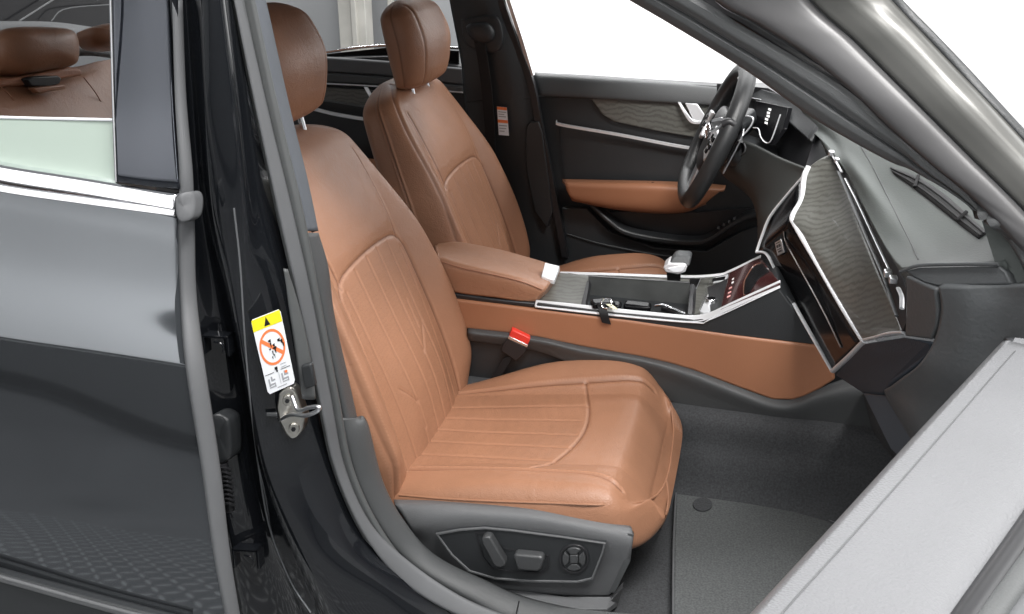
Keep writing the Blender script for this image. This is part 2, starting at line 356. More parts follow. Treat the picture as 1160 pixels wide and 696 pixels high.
    for nm, arr in (('seam', seam), ('thread', thread), ('perf', pf)):
        at_ = me.attributes.new(nm, 'FLOAT', 'POINT'); at_.data.foreach_set('value', np.clip(arr, 0, 1).astype(np.float32).ravel())
    return link(name, me, m, parent, label=label, autos=False)
def pillow(name, pts, nrm, bulge, m, parent=None, rings=10, skirt=.0, label=None, smooth=60, pw=2.2):
    """inflated cushion shape inside a star-shaped outline; skirt = depth of the sides behind the outline"""
    P = np.array([list(p) for p in pts]); P = cr(np.vstack([P, P[:1]]), smooth+1)[:-1]; c = P.mean(0); n = np.array(list(Vector(nrm).normalized()))
    G = []
    if skirt: G.append(c+(P-c)*.97-n*skirt); G.append(c+(P-c)*1.0-n*skirt*.8)
    for k in range(rings+1):
        r = math.cos(k/rings*math.pi/2) if k < rings else 0.0; r = max(r, .001)
        h = bulge*(1-r**pw)**(1/pw) if r < 1 else 0
        G.append(c+(P-c)*r+n*h)
    o = link(name, grid_mesh(name, np.array(G), closed_v=True), m, parent, label=label, autos=False)
    bm = bmesh.new(); bm.from_mesh(o.data); bm.verts.ensure_lookup_table(); k = len(P)
    bm.faces.new(bm.verts[:k]); bmesh.ops.recalc_face_normals(bm, faces=bm.faces[:]); bm.to_mesh(o.data); bm.free()
    for p in o.data.polygons: p.use_smooth = True
    return o

# ================================================================== THE SETTING
def setting(o): o['kind'] = 'structure'; return o
bm = bmesh.new(); add_plate(bm, [(-9, -2.9, -.004), (9, -2.9, -.004), (9, 9, -.004), (-9, 9, -.004)], (0, 0, -.1))
setting(from_bm('floor', bm, M['plate']))
setting(box('concrete_floor', (0, -5.96, -.09), (18, 6.06, .1), mat('dark_concrete', (.13, .132, .137), .5, vary=.25, vscale=1.3), bv=0))
setting(box('backdrop_wall', (0, 4.0, 2.0), (14, .1, 4.2), M['wall'], bv=0))
setting(box('side_wall', (7.0, 0, 2.0), (.1, 8, 4.2), M['wall'], bv=0))
setting(box('rear_wall', (0, -4.8, 1.95), (14, .1, 1.9), M['wall'], bv=0))
setting(box('wall_skirting', (0, -4.74, .04), (14, .03, .08), M['black_pl'], bv=0))
setting(box('rear_wall_base', (0, -4.8, .5), (14, .12, 1.0), mat('dark_grey_wall_paint', (.16, .165, .17), .6), bv=0))
gx = Y(535, 20, 3.27).x
gp = box('partition_panel', (gx-2.2, 3.3, 1.25), (4.4, .06, 2.5), M['greywall'], bv=.01)
gp['label'] = 'plain dark grey partition panel behind the far rear window'; gp['category'] = 'partition panel'
bm = bmesh.new(); box_into(bm, (Y(403, 25, 3.1).x, 3.1, 1.25), (.16, .10, 2.5)); box_into(bm, (Y(403, 25, 3.1).x+.02, 3.04, 1.25), (.03, .03, 2.5)); box_into(bm, (Y(403, 25, 3.1).x+.17, 3.2, 1.25), (.03, .03, 2.5))
po = bevel(from_bm('metal_post', bm, M['post']), .004)
po['label'] = 'galvanised metal post standing in front of the grey partition panel'; po['category'] = 'post'

# ================================================================== THE CAR
car = bpy.data.objects.new('car', None); COL.objects.link(car)
car['label'] = 'black saloon car with tan leather seats, seen through its open front passenger door'; car['category'] = 'car'

# ---- carpeted floor, rocker and tunnel
cp = surf('floor_carpet', [[Vector((x, .95, .46)) for x in (-1.5, -.5, .2, .8, 1.15, 1.3)],
                           [Vector((x, .3, .36)) for x in (-1.5, -.5, .2, .7)]+[Vector((1.1, .3, .42)), Vector((1.3, .3, .8))],
                           [Vector((x, -.12, .50)) for x in (-1.5, -.5, .2, .7)]+[Vector((1.1, -.12, .52)), Vector((1.3, -.12, .8))],
                           [Vector((x, -.19, .42)) for x in (-1.5, -.5, .2, .7)]+[Vector((.98, -.2, .46)), Vector((1.2, -.2, .8))],
                           [Vector((x, -.25, .33)) for x in (-1.5, -.5, .2, .7)]+[Vector((.95, -.25, .42)), Vector((1.2, -.25, .8))],
                           [Vector((x, -.45, .315)) for x in (-1.5, -.5, .2, .7)]+[Vector((.95, -.45, .40)), Vector((1.2, -.45, .8))],
                           [Vector((x, -.70, .315)) for x in (-1.5, -.5, .2, .7)]+[Vector((.95, -.70, .40)), Vector((1.2, -.7, .8))]],
          M['carpet'], car, nu=50, nv=50, th=.01)
surf('roof', [[Vector((x, -.56, z)) for x, z in ((-1.25, 1.385), (-.9, 1.41), (-.4, 1.42), (.25, 1.40))], [Vector((x, -.3, z)) for x, z in ((-1.3, 1.42), (-.9, 1.455), (-.4, 1.475), (.35, 1.44))], [Vector((x, .3, z)) for x, z in ((-1.3, 1.42), (-.9, 1.455), (-.4, 1.475), (.35, 1.44))], [Vector((x, .56, z)) for x, z in ((-1.25, 1.385), (-.9, 1.41), (-.4, 1.42), (.25, 1.40))]], mat('roof_lining', (.42, .41, .40), .9), car, nu=24, nv=30, th=.03)
surf('roof_skin', [[Vector((x, y*1.04, z+.036)) for x, z in ((-1.3, zz-.03), (-.9, zz), (-.4, zz+.012), (.28, zz-.02))] for y, zz in ((-.60, 1.395), (-.3, 1.455), (.3, 1.455), (.60, 1.395))], M['paint'], car, nu=24, nv=30, th=.004)
surf('bonnet', [[Vector((x, y, z-dz)) for x, z in ((1.14, .99), (1.5, .97), (2.0, .90), (2.5, .74))] for y, dz in ((-.86, .12), (-.80, .03), (-.5, -.01), (0, -.03), (.5, -.01), (.80, .03), (.86, .12))], M['paint'], car, nu=40, nv=30, th=.01)
surf('front_wing', [[Vector((x, y, z)) for x in (1.08, 1.4, 1.9, 2.4)] for y, z in ((-.865, .87), (-.91, .75), (-.90, .55), (-.88, .28))], M['paint'], car, nu=24, nv=24, th=.01)
# ---- rear door (closed), outer skin
def rowx(*p): return [Y(u, v, y) for u, v, y in p]
def door_rows(L): return [[Y(u, v, y+(.0025 if k == 4 else 0)) for k, (u, v) in enumerate(r)] for r, y in L]
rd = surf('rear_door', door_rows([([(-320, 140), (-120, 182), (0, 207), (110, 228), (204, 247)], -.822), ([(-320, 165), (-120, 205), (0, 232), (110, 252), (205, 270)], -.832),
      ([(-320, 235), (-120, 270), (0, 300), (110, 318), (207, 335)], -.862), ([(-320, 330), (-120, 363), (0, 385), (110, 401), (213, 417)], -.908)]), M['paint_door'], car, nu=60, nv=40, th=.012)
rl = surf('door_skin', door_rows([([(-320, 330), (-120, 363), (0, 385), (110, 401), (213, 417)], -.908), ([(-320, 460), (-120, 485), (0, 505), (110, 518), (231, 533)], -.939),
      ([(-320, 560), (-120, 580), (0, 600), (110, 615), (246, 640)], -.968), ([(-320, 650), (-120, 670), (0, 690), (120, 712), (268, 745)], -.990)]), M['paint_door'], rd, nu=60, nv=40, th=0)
plate('sill_moulding', [Y(-320, 575, -1.0), Y(-100, 625, -1.0), Y(0, 652, -1.0), Y(110, 682, -1.0), Y(200, 706, -1.0), Y(262, 740, -1.0), Y(262, 800, -1.0), Y(-320, 800, -1.0)], (0, .02, 0), M['plastic_d'], rd, .006)
ribbon('sill_trim_strip', L3([(-320, 578, -1.006), (-100, 630, -1.006), (0, 657, -1.006), (110, 688, -1.006), (200, 712, -1.006)]), (0, 0, .013), (0, .006, 0), M['plastic_l'], rd, smooth=20, bv=.003)
# chrome waist strips
ribbon('chrome_strip', L3([(-320, 128, -.86), (-100, 176, -.86), (0, 197, -.86), (100, 213, -.86), (198, 230, -.86)]), (0, .008, .022), (0, .02, 0), M['chrome'], rd, smooth=24, bv=.003)
ribbon('chrome_strip', L3([(-320, 146, -.862), (-100, 193, -.862), (0, 213.5, -.862), (100, 228, -.862), (198, 241, -.862)]), (0, .004, .012), (0, .02, 0), M['chrome'], rd, smooth=24, bv=.002)
# window of the rear door: black applique, frame lip and the lowered glass
surf('pillar_applique', [L3([(127, -60, -.795), (157, -60, -.782), (187, -60, -.775)]), L3([(127, 0, -.800), (160, 0, -.790), (191, 0, -.784)]), L3([(129, 110, -.828), (162, 110, -.819), (196, 110, -.812)]), L3([(132, 206, -.862), (168, 211, -.856), (203, 214, -.850)])], mat('applique_paint', (.035, .04, .052), .05, metal=.8, coat=1.0), rd, nu=30, nv=20, th=.01)
tube('window_channel', L3([(124, -60, -.812), (127, 60, -.825), (129, 130, -.835), (132, 206, -.85)]), .0022, M['chrome'], rd, smooth=16)
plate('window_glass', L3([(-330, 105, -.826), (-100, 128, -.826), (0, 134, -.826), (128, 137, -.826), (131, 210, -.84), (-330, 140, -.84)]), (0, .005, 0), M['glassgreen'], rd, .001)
tube('glass_edge', L3([(-330, 104, -.827), (-100, 127, -.827), (0, 133, -.827), (128, 136, -.827)]), .0022, M['white'], rd, smooth=16)
# rubber strip on the door's leading edge and its corner cap
band('door_edge_seal', L3([(195, 0, -.80), (198, 110, -.82), (203, 200, -.845), (202, 262, -.847), (204, 335, -.864), (210, 415, -.909), (228, 530, -.940), (243, 635, -.968), (265, 745, -.992)]),
     L3([(204, 0, -.78), (209, 110, -.80), (218, 200, -.825), (221, 262, -.83), (223, 335, -.842), (233, 415, -.886), (250, 530, -.918), (262, 635, -.945), (280, 745, -.972)]), M['rubber_l'], rd, n=70, bulge=.008, th=.01)
pillow('corner_cap', L3([(199, 226, -.862), (206, 219, -.86), (218, 218, -.85), (222, 228, -.85), (219, 246, -.86), (208, 252, -.868), (201, 246, -.868)]), (0, -1, .2), .006, M['rubber_l'], rd, skirt=.02)
# ---- B-pillar jamb, glossy black
jr = [(-60, [192, 204, 224, 246, 252, 258]), (0, [200, 212, 231, 250, 259, 266]), (120, [208, 220, 234, 262, 276, 290]), (240, [215, 230, 243, 273, 292, 314]), (340, [222, 250, 262, 274, 305, 338]), (450, [233, 272, 281, 291, 325, 358]),
      (530, [244, 284, 297, 308, 342, 378]), (600, [258, 300, 322, 338, 375, 410]), (660, [268, 322, 350, 372, 425, 470]), (730, [280, 345, 385, 415, 480, 560]), (800, [290, 370, 420, 460, 560, 650])]
jy = [-.80, -.775, -.812, -.812, -.785, -.748]
rows = [[Y(us[k], v, jy[k]) for k in range(6)] for v, us in jr]
bp = surf('door_jamb', rows, M['paint'], car, nu=110, nv=60, th=.01)
tube('flange_edge', [hit(bp, u, v, .001) for u, v in ((265, 236), (272, 300), (277, 380), (283, 450), (293, 530), (306, 600), (330, 660), (352, 694))], .0016, mat('flange_gleam', (.22, .23, .24), .25, metal=.6), bp, smooth=60)  # gleam along the flange painted as a lighter grey than the bodywork
plate('jamb_recess', L3([(170, -80, -.735), (262, -80, -.735), (280, 100, -.735), (310, 240, -.735), (350, 450, -.735), (385, 570, -.735), (440, 670, -.735), (520, 800, -.735), (180, 800, -.735)]), (0, .01, 0), M['black_pl'], bp, 0)
# sheet-metal cover strip beside the seal, clip and loop
band('jamb_cover', L3([(322, 305, -.80), (326, 340, -.80), (331, 375, -.80), (336, 410, -.80), (342, 452, -.80)]), L3([(324, 305, -.785), (337, 340, -.785), (346, 375, -.785), (353, 410, -.785), (358, 452, -.785)]), M['rubber'], bp, n=30, bulge=.004, th=.004)
pts = [(340, 415), (352, 412), (357, 438), (345, 442)]
plate('jamb_clip', [Y(u, v, -.81) for u, v in pts], (0, .01, 0), M['plastic_d'], bp, .003)
for (u0, v0, s_) in ((228, 380, 1), (262, 622, 1)):
    q = quadmap(Y(u0, v0, -.815), Y(u0+30*s_, v0+2, -.812), Y(u0+2, v0+22, -.815), Y(u0+32*s_, v0+24, -.812))
    bm = bmesh.new(); add_plate(bm, [q(0, 0), q(1, 0), q(1, .12), q(0, .12)], (0, .02, 0)); add_plate(bm, [q(.9, 0), q(1, 0), q(1, 1), q(.9, 1)], (0, .02, 0)); add_plate(bm, [q(0, 0), q(.08, 0), q(.08, 1), q(0, 1)], (0, .02, 0))
    tube_into(bm, [q(.45, .3), q(.7, .35), q(.8, .6), q(.72, .9)], .0018, 8, 12); bevel(from_bm('buffer_bracket', bm, M['paint'], bp), .0015)
pillow('rubber_buffer', L3([(238, 472, -.83), (246, 468, -.825), (256, 471, -.82), (262, 480, -.82), (264, 512, -.82), (258, 522, -.825), (246, 524, -.83), (240, 500, -.83)]), (0, -1, .2), .008, M['plastic_d'], bp, skirt=.03, pw=4)
bm = bmesh.new()
for k in range(9):
    v = 532+k*5; tube_into(bm, [Y(247+k*.6, v, -.83), Y(254+k*.6, v-2, -.842), Y(261+k*.6, v+1, -.83)], .0024, 8, 8)
tube_into(bm, L3([(251, 525, -.828), (256, 550, -.828), (260, 578, -.828)]), .009, 12, 10)
from_bm('cable_grommet', bm, M['black_pl'], bp)
# ---- striker
pn = Vector((.35, -1, .15)).normalized()
def STK(u, v, d=0): return Y(u, v, -.797+(u-330)*.0006)+Vector((0, -d, 0))
st = plate('door_striker', [STK(*p) for p in ((315, 447), (321, 441), (330, 439), (336, 446), (340, 460), (345, 473), (343, 487), (336, 496), (330, 498), (323, 492), (316, 478), (313, 462))], (0, .02, 0), M['steel'], car, .003, seg=3)
for (u, v) in ((327, 453), (334, 485)):
    q = [STK(u+6*math.cos(t), v+6*math.sin(t), .004) for t in [2*math.pi*k/20 for k in range(20)]]
    o = plate('bolt_head', q, (0, .006, 0), M['steel'], st, .0012)
    q = [STK(u+2.6*math.cos(t), v+2.6*math.sin(t), .0055) for t in [2*math.pi*k/6 for k in range(6)]]
    plate('bolt_socket', q, (0, .002, 0), M['black_pl'], st, 0)
def SK(u, v, d): return Y(u, v, -.799-d)
bm = bmesh.new(); tube_into(bm, [SK(317, 476, .0), SK(330, 470, .012), SK(346, 471, .026), SK(359, 466, .030), SK(361, 461, .030), SK(350, 462, .024), SK(338, 465, .012), SK(331, 449, .0)], .0034, 10, 40); from_bm('striker_loop', bm, M['satin'], st)
tube('hinge_pin', [STK(302, 470, 0), STK(314, 470, 0)], .004, M['plastic_d'], st)
# ---- warning label on the jamb
LQ = quadmap(Y(284, 363, -.822), Y(317, 350, -.812), Y(304, 447.5, -.822), Y(334.5, 434, -.812))
def off(q, d): return lambda a, b: q(a, b)+Vector((0, -d, 0))
lb = plate('warning_label', [LQ(.06, 0), LQ(.94, 0), LQ(1, .04), LQ(1, .96), LQ(.94, 1), LQ(.06, 1), LQ(0, .96), LQ(0, .04)], (0, .0006, 0), M['white'], car, 0, label='white warning label with yellow header and crossed-out orange circle')
L1 = off(LQ, .0004); L2 = off(LQ, .0007)
plate('label_header', [L1(0.02, .01), L1(.98, .01), L1(1, .16), L1(0, .16)], (0, .0003, 0), M['yellow'], lb, 0)
bm = bmesh.new(); n = 32; ex = (0, .0003, 0)
ring_into(bm, disc_pts(L1, .5, .43, .44, .235, n), disc_pts(L1, .5, .43, .375, .2, n), ex)
add_plate(bm, [L1(.14, .32), L1(.20, .28), L1(.87, .54), L1(.82, .585)], ex); from_bm('prohibition_sign', bm, M['orange'], lb, smooth=False)
bm = bmesh.new(); add_plate(bm, [L2(.5, .03), L2(.6, .14), L2(.4, .14)], ex)
for a, b, c, d in ((.40, .33, .10, .03), (.44, .37, .05, .06), (.52, .40, .08, .03), (.50, .44, .14, .025), (.46, .48, .04, .06), (.55, .47, .05, .05), (.38, .44, .06, .02), (.5, .53, .03, .05), (.42, .55, .04, .03), (.70, .36, .10, .035), (.80, .38, .08, .05), (.85, .43, .05, .05)):
    add_plate(bm, [L2(a, b), L2(a+c, b-.01), L2(a+c*.9, b+d), L2(a+.02, b+d*.8)], ex)
for a, b, c, d in ((.42, .69, .10, .035), (.46, .72, .05, .04), (.05, .745, .32, .006), (.62, .745, .33, .006)): add_plate(bm, [L2(a, b), L2(a+c, b), L2(a+c, b+d), L2(a, b+d)], ex)
from_bm('label_pictogram', bm, M['ink'], lb, smooth=False)
bm = bmesh.new()
for a, b in ((.1, .79), (.58, .78)):
    for (c, d, e, f) in ((.02, .02, .05, .1), (.05, .09, .2, .02), (.12, .0, .05, .06), (.18, .04, .08, .02), (.22, .10, .03, .05), (.02, .13, .22, .012)): add_plate(bm, [L2(a+c, b+d), L2(a+c+e, b+d), L2(a+c+e, b+d+f), L2(a+c, b+d+f)], ex)
add_plate(bm, [L2(.64, .68), L2(.84, .68), L2(.84, .685), L2(.64, .685)], ex); add_plate(bm, [L2(.64, .72), L2(.84, .72), L2(.84, .725), L2(.64, .725)], ex)
add_plate(bm, [L2(.52, .77), L2(.53, .77), L2(.53, .93), L2(.52, .93)], ex); add_plate(bm, [L2(.38, .955), L2(.72, .955), L2(.72, .965), L2(.38, .965)], ex)
from_bm('label_diagram', bm, M['greyink'], lb, smooth=False)
plate('label_mark', disc_pts(L2, .78, .80, .05, .02, 12), ex, M['orange'], lb, 0)
# ---- weatherstrip round the door opening
e1 = [(250, -60, -.765), (262, 0, -.765), (286, 120, -.765), (312, 240, -.765), (335, 340, -.765), (358, 450, -.765), (376, 530, -.76), (406, 600, -.755), (445, 652, -.75), (500, 690, -.75), (580, 722, -.75)]
e2 = [(278, -60, -.735), (288, 0, -.735), (315, 120, -.735), (344, 240, -.735), (363, 340, -.735), (384, 450, -.735), (400, 530, -.73), (430, 595, -.725), (470, 645, -.72), (530, 684, -.72), (600, 712, -.72)]
dp = [(0, 0), (.06, .5), (.2, .9), (.36, .85), (.45, .45), (.5, .15), (.56, .5), (.7, 1.1), (.85, 1.1), (.95, .6), (1, 0)]
band('door_seal', L3(e1), L3(e2), M['rubber'], car, n=120, bulge=.010, prof=dp, cols=30, th=.006, label='grey rubber seal around the passenger door opening')
band('seal_highlight', [Y(u+3, v, y-.008) for u, v, y in e1], [Y(u-12, v, y-.018) for u, v, y in e2[:4]]+[Y(u-9, v-1, y-.018) for u, v, y in e2[4:8]]+[Y(u-3, v-6, y-.018) for u, v, y in e2[8:]], M['rubber_l'], bpy.data.objects['door_seal'], n=110, bulge=.0025, th=.003)  # paler layer stands for overhead light falling on the seal
# ---- pillar trims inside the opening
band('pillar_trim', L3([(262, -60, -.725), (284, 0, -.725), (309, 110, -.725), (336, 220, -.725), (345, 262, -.725)]), L3([(282, -60, -.68), (300, 0, -.68), (326, 115, -.68), (347, 200, -.68), (360, 262, -.68)]), M['cloth'], car, n=40, bulge=.006, th=.01, label='cloth covered upper pillar trim')
band('pillar_trim', L3([(345, 264, -.728), (360, 330, -.728), (378, 410, -.728), (392, 480, -.728), (398, 520, -.725)]), L3([(360, 264, -.68), (371, 300, -.68), (376, 350, -.68), (392, 420, -.68), (410, 500, -.68)]), M['plastic'], car, n=40, bulge=.006, th=.01, label='grey plastic lower pillar trim')
sl = band('sill_trim', L3([(384, 474, -.733), (390, 505, -.733), (402, 548, -.73), (428, 598, -.725), (464, 640, -.72), (528, 680, -.72), (598, 712, -.72), (800, 760, -.72)]),
     L3([(402, 472, -.69), (416, 478, -.685), (434, 545, -.68), (458, 590, -.675), (492, 628, -.67), (545, 655, -.67), (625, 684, -.67), (840, 720, -.67)]), M['plastic'], car, n=90, bulge=.012, th=.012, label='grey plastic sill trim')
tube('sill_joint', L3([(588, 681, -.715), (584, 700, -.725)]), .0012, M['black_pl'], sl)
plate('sill_plate', L3([(592, 684, -.685), (640, 688, -.68), (730, 696, -.67), (820, 705, -.66), (830, 740, -.72), (590, 720, -.74)]), (0, 0, -.01), M['plastic'], sl, .002)

# ================================================================== SEATS
def seat(name, yc, dx, dz, lm, full=True, label=None):
    D = Vector((dx, 0, dz)); r = math.radians(20); sd = (-math.sin(r), 0, math.cos(r)); nd = (math.cos(r), 0, math.sin(r))
    c = math.radians(8.0); cs = (math.cos(c), 0, math.sin(c)); cn = (-math.sin(c), 0, math.cos(c))
    # cushion
    def rel(S, Yv):
        a = np.abs(Yv); return .052*np.clip((a-.140)/.085, 0, 1)*(.75+.25*np.sign(Yv)*smoothstep(.1, .2, a))*(1-.5*smoothstep(.38, .54, S))*smoothstep(.0, .30, S)-.006*(1-smoothstep(.0, .15, a))*smoothstep(.05, .2, S) - .012*smoothstep(.43, .53, S) - .035*smoothstep(.47, .54, S)
    seams = [([(.0, -.155), (.15, -.165), (.33, -.180), (.43, -.190), (.49, -.205)], .005, .005, 'double'),
             ([(.0, .150), (.15, .158), (.33, .168), (.43, .175), (.50, .185)], .004, .005, 'double'),
             ([(.31, -.165), (.35, -.12), (.375, -.03), (.375, .06), (.35, .168)], .003, .004, 'single')]
    for y0, y1 in ((-.105, -.128), (-.055, -.075), (-.008, -.022), (.040, .034), (.085, .092)):
        seams.append(([(.06, y0), (.365 if y0 > -.09 else .345, y1)], .0022, .0032, 'pleat'))
    cu = pad(name, Vector((-.085, 0, .375))+D, cs, cn, (0, .532), [(0, .215), (.1, .235), (.3, .256), (.41, .26), (.49, .25), (.532, .225)], [(0, .115), (.2, .12), (.4, .12), (.545, .125)], rel, seams,
             lambda S, Yv: ((np.abs(Yv) < .155) & (S > .05) & (S < .37)).astype(float)*.8, lm, car, ns=260, nl=480, ends=(.03, .075), endt=.42, side_seams=((.45, 1, 1),), label=label, yoff=yc, lean=.016, p=4.6)
    # backrest
    def relb(S, Yv):
        a = np.abs(Yv); win = smoothstep(.0, .14, S)*(1-smoothstep(.42, .72, S))
        return .050*np.clip((a-.160)/.078, 0, 1)*win + .012*np.exp(-((S-.16)/.12)**2)*(1-smoothstep(.08, .15, a)) - .012*smoothstep(.44, .40, S)*(1-smoothstep(.10, .13, a))*0 - .014*smoothstep(.475, .44, S)*0 + .004*smoothstep(.45, .49, S)*(1-smoothstep(.12, .18, a))*(1-smoothstep(.52, .66, S))
    sb = [([(.02, -.165), (.2, -.166), (.39, -.160), (.425, -.156), (.448, -.135), (.458, -.09), (.462, 0), (.458, .09), (.448, .135), (.425, .156), (.39, .160), (.2, .166), (.02, .165)], .0028, .004, 'single'),
          ([(.435, -.142), (.54, -.150), (.64, -.150)], .002, .003, 'single'), ([(.435, .142), (.54, .150), (.64, .150)], .002, .003, 'single'),
          ([(.0, -.212), (.15, -.243), (.28, -.248), (.41, -.236), (.52, -.217), (.62, -.192), (.68, -.160), (.715, -.09)], .004, .004, 'double'),
          ([(.0, .212), (.15, .243), (.28, .248), (.41, .236), (.52, .217), (.62, .192), (.68, .160), (.715, .09)], .003, .004, 'single')]
    for y0, y1, s1_ in ((-.120, -.132, .425), (-.062, -.072, .445), (-.004, -.012, .452), (.040, .040, .452), (.086, .092, .447), (.128, .136, .42)): sb.append(([(.03, y0), (s1_, y1)], .0025, .0032, 'pleat'))
    for k_ in ([(.22, .040), (.27, .086)], [(.27, .062), (.33, .066)], [(.16, -.062), (.21, -.105)], [(.16, -.062), (.10, -.058)]): sb.append((k_, .0022, .0030, 'pleat'))
    bO = Vector((-.035, 0, .47))-Vector(nd)*.125-Vector(sd)*.04+D
    ba = pad('backrest', bO, sd, nd, (0, .725), [(0, .230), (.13, .264), (.26, .272), (.40, .260), (.52, .240), (.62, .214), (.68, .190), (.725, .155)], [(0, .13), (.2, .145), (.4, .145), (.6, .13), (.725, .105)], relb, sb,
             lambda S, Yv: ((np.abs(Yv) < .16) & (S < .43)).astype(float)*.7, lm, cu, ns=300, nl=520, ends=(.03, .07), side_seams=((.15, -1, 1), (.15, 1, 1)), p=4.0, yoff=yc)
    # headrest
    hr = math.radians(12); hs = (-math.sin(hr), 0, math.cos(hr)); hn = (math.cos(hr), 0, math.sin(hr))
    hO = Vector((-.340, 0, 1.103))+D-Vector(hn)*.01
    hd = pad('headrest', hO, hs, hn, (0, .215), [(0, .116), (.04, .130), (.11, .138), (.17, .13), (.215, .112)], [(0, .075), (.05, .10), (.12, .115), (.215, .09)], lambda S, Yv: -.008*smoothstep(.02, .10, np.abs(Yv))*0,
             [([(.0, -.085), (.11, -.098), (.2, -.085)], .003, .004, 'single'), ([(.0, .085), (.11, .098), (.2, .085)], .003, .004, 'single')], lambda S, Yv: 0*S, lm, cu, ns=110, nl=200, ends=(.018, .045), side_seams=((-.05, -1, 0), (-.05, 1, 0)), p=3.2, yoff=yc)
    for sgn in (-1, 1):
        b = Vector((-.300, yc+sgn*.055, 1.075))+D
        o = tube('headrest_post', [b, b+Vector(hs)*.12], .006, M['chrome'], cu, seg=14)
        bm = bmesh.new(); tube_into(bm, [b-Vector(hs)*.008, b+Vector(hs)*.004], .015, 20, cap=True); bevel(from_bm('post_guide', bm, M['chrome'], cu), .002)
    return cu, ba, hd
cu, ba, hd = seat('seat', -.37, 0, 0, M['leather'], label='near tan leather seat, in full view')
pip = tube('cushion_piping', [hit(cu, u, v, .0005) for u, v in ((452, 561), (500, 565), (560, 568), (620, 570), (680, 572), (722, 570), (744, 561), (755, 543), (760, 520), (763, 490), (761, 465))], .0021, M['leather'], cu, smooth=90)
tube('cushion_piping', [hit(cu, u, v, .0003) for u, v in ((755, 543), (757, 562), (754, 585), (748, 600))], .0014, M['leather'], cu, smooth=20)
# driver's seat: the same seat copied across the car
dcu = cu.copy(); COL.objects.link(dcu); dcu.parent = car; dcu.location = (-.045, .74, -.020); dcu['label'] = 'far tan leather seat behind the armrest'
for ch in list(cu.children):
    q = ch.copy(); COL.objects.link(q); q.parent = dcu
    if ch is hd: q.location = (.052, 0, -.034)
    if ch.name.startswith(('headrest_post', 'post_guide')): q.location = (.04, 0, -.042)
# valance with the switches on the near seat
SY = -.635
VQ = lambda u, v, y=SY: Y(u, v, y)
va = surf('seat_valance', [[Y(446, 566, -.605), Y(520, 568, -.605), Y(600, 573, -.605), Y(660, 582, -.605), Y(712, 594, -.60)],
                          [Y(450, 574, -.63), Y(520, 574, -.63), Y(600, 579, -.63), Y(660, 589, -.63), Y(716, 600, -.625)],
                          [Y(462, 596, -.645), Y(530, 592, -.645), Y(600, 597, -.645), Y(660, 606, -.645), Y(716, 618, -.64)],
                          [Y(468, 612, SY), Y(530, 628, SY), Y(600, 640, SY), Y(660, 644, SY), Y(708, 646, SY)],
                          [Y(478, 630, -.63), Y(530, 660, -.63), Y(600, 672, -.63), Y(650, 676, -.63), Y(690, 676, -.63)]], M['plastic_l'], cu, nu=50, nv=60, th=.02)
plate('valance_front', L3([(712, 594, -.60), (718, 606, -.635), (714, 636, -.638), (696, 672, -.635), (700, 668, -.55), (719, 600, -.55)]), (-.01, 0, 0), M['plastic'], cu, 0)
fp = [(493, 605), (520, 600), (548, 598), (580, 601), (640, 609), (686, 616), (683, 628), (672, 657), (655, 661), (600, 660), (560, 657), (530, 648), (510, 629)]
plate('switch_panel', [Y(u, v, -.652) for u, v in fp], (0, .02, 0), M['plastic_d'], cu, .002)
bm = bmesh.new(); inn = [(u+(600-u)*.03, v+(630-v)*.07) for u, v in fp]; ring_into(bm, [Y(u, v, -.6545) for u, v in fp], [Y(u, v, -.6545) for u, v in inn], (0, .004, 0)); bevel(from_bm('panel_rim', bm, M['plastic_l'], cu), .0008)
rc = [(538, 603), (553, 604), (572, 622), (610, 627), (622, 630), (622, 644), (612, 651), (578, 649), (556, 645), (546, 632)]
bm = bmesh.new(); ring_into(bm, [Y(u, v, -.6535) for u, v in rc], [Y(580+(u-580)*.95, 628+(v-628)*.90, -.6535) for u, v in rc], (0, .004, 0)); from_bm('switch_surround', bm, M['black_pl'], cu)
plate('seat_switch', [Y(u, v, -.668) for u, v in ((545, 611), (549, 608), (555, 609), (572, 637), (572, 642), (566, 644), (560, 642), (547, 618))], (0, .018, 0), mat('switch_plastic', (.05,.052,.054), .35), cu, .003)
plate('seat_switch', [Y(u, v, -.668) for u, v in ((581, 631), (584, 628), (612, 631), (616, 634), (613, 646), (608, 648), (586, 646))], (0, .018, 0), mat('switch_plastic', (.05,.052,.054), .35), cu, .004)
def vdisc(u, v, r, y, n=32): return [Y(u+r*math.cos(t), v+r*.98*math.sin(t), y) for t in [2*math.pi*k/n for k in range(n)]]
bm = bmesh.new(); ring_into(bm, vdisc(650, 634, 17, -.656), vdisc(650, 634, 14.5, -.656), (0, .006, 0)); rs = bevel(from_bm('round_switch', bm, M['black_pl'], cu), .0008)
plate('switch_disc', vdisc(650, 634, 14.5, -.6545), (0, .004, 0), M['plastic_d'], cu, .001)
bm = bmesh.new()
for k in range(4):
    t0 = math.pi/4+k*math.pi/2; ps = [(650+13*math.cos(t), 634+13*math.sin(t)) for t in np.linspace(t0+.16, t0+math.pi/2-.16, 8)]+[(650+6.5*math.cos(t0+math.pi/2-.25), 634+6.5*math.sin(t0+math.pi/2-.25)), (650+6.5*math.cos(t0+.25), 634+6.5*math.sin(t0+.25))]
    add_plate(bm, [Y(u, v, -.659) for u, v in ps], (0, .005, 0))
add_plate(bm, [Y(u, v, -.660) for u, v in ((645.5, 629.5), (654.5, 629.5), (654.5, 638.5), (645.5, 638.5))], (0, .005, 0)); bevel(from_bm('switch_keys', bm, mat('switch_plastic', (.05,.052,.054), .35), cu), .001)
plate('rail_cover', L3([(560, 665, -.62), (640, 676, -.64), (690, 676, -.64), (706, 660, -.60), (700, 680, -.60), (688, 690, -.66), (640, 690, -.67), (580, 680, -.67)]), (0, 0, -.012), M['plastic_l'], cu, .003)
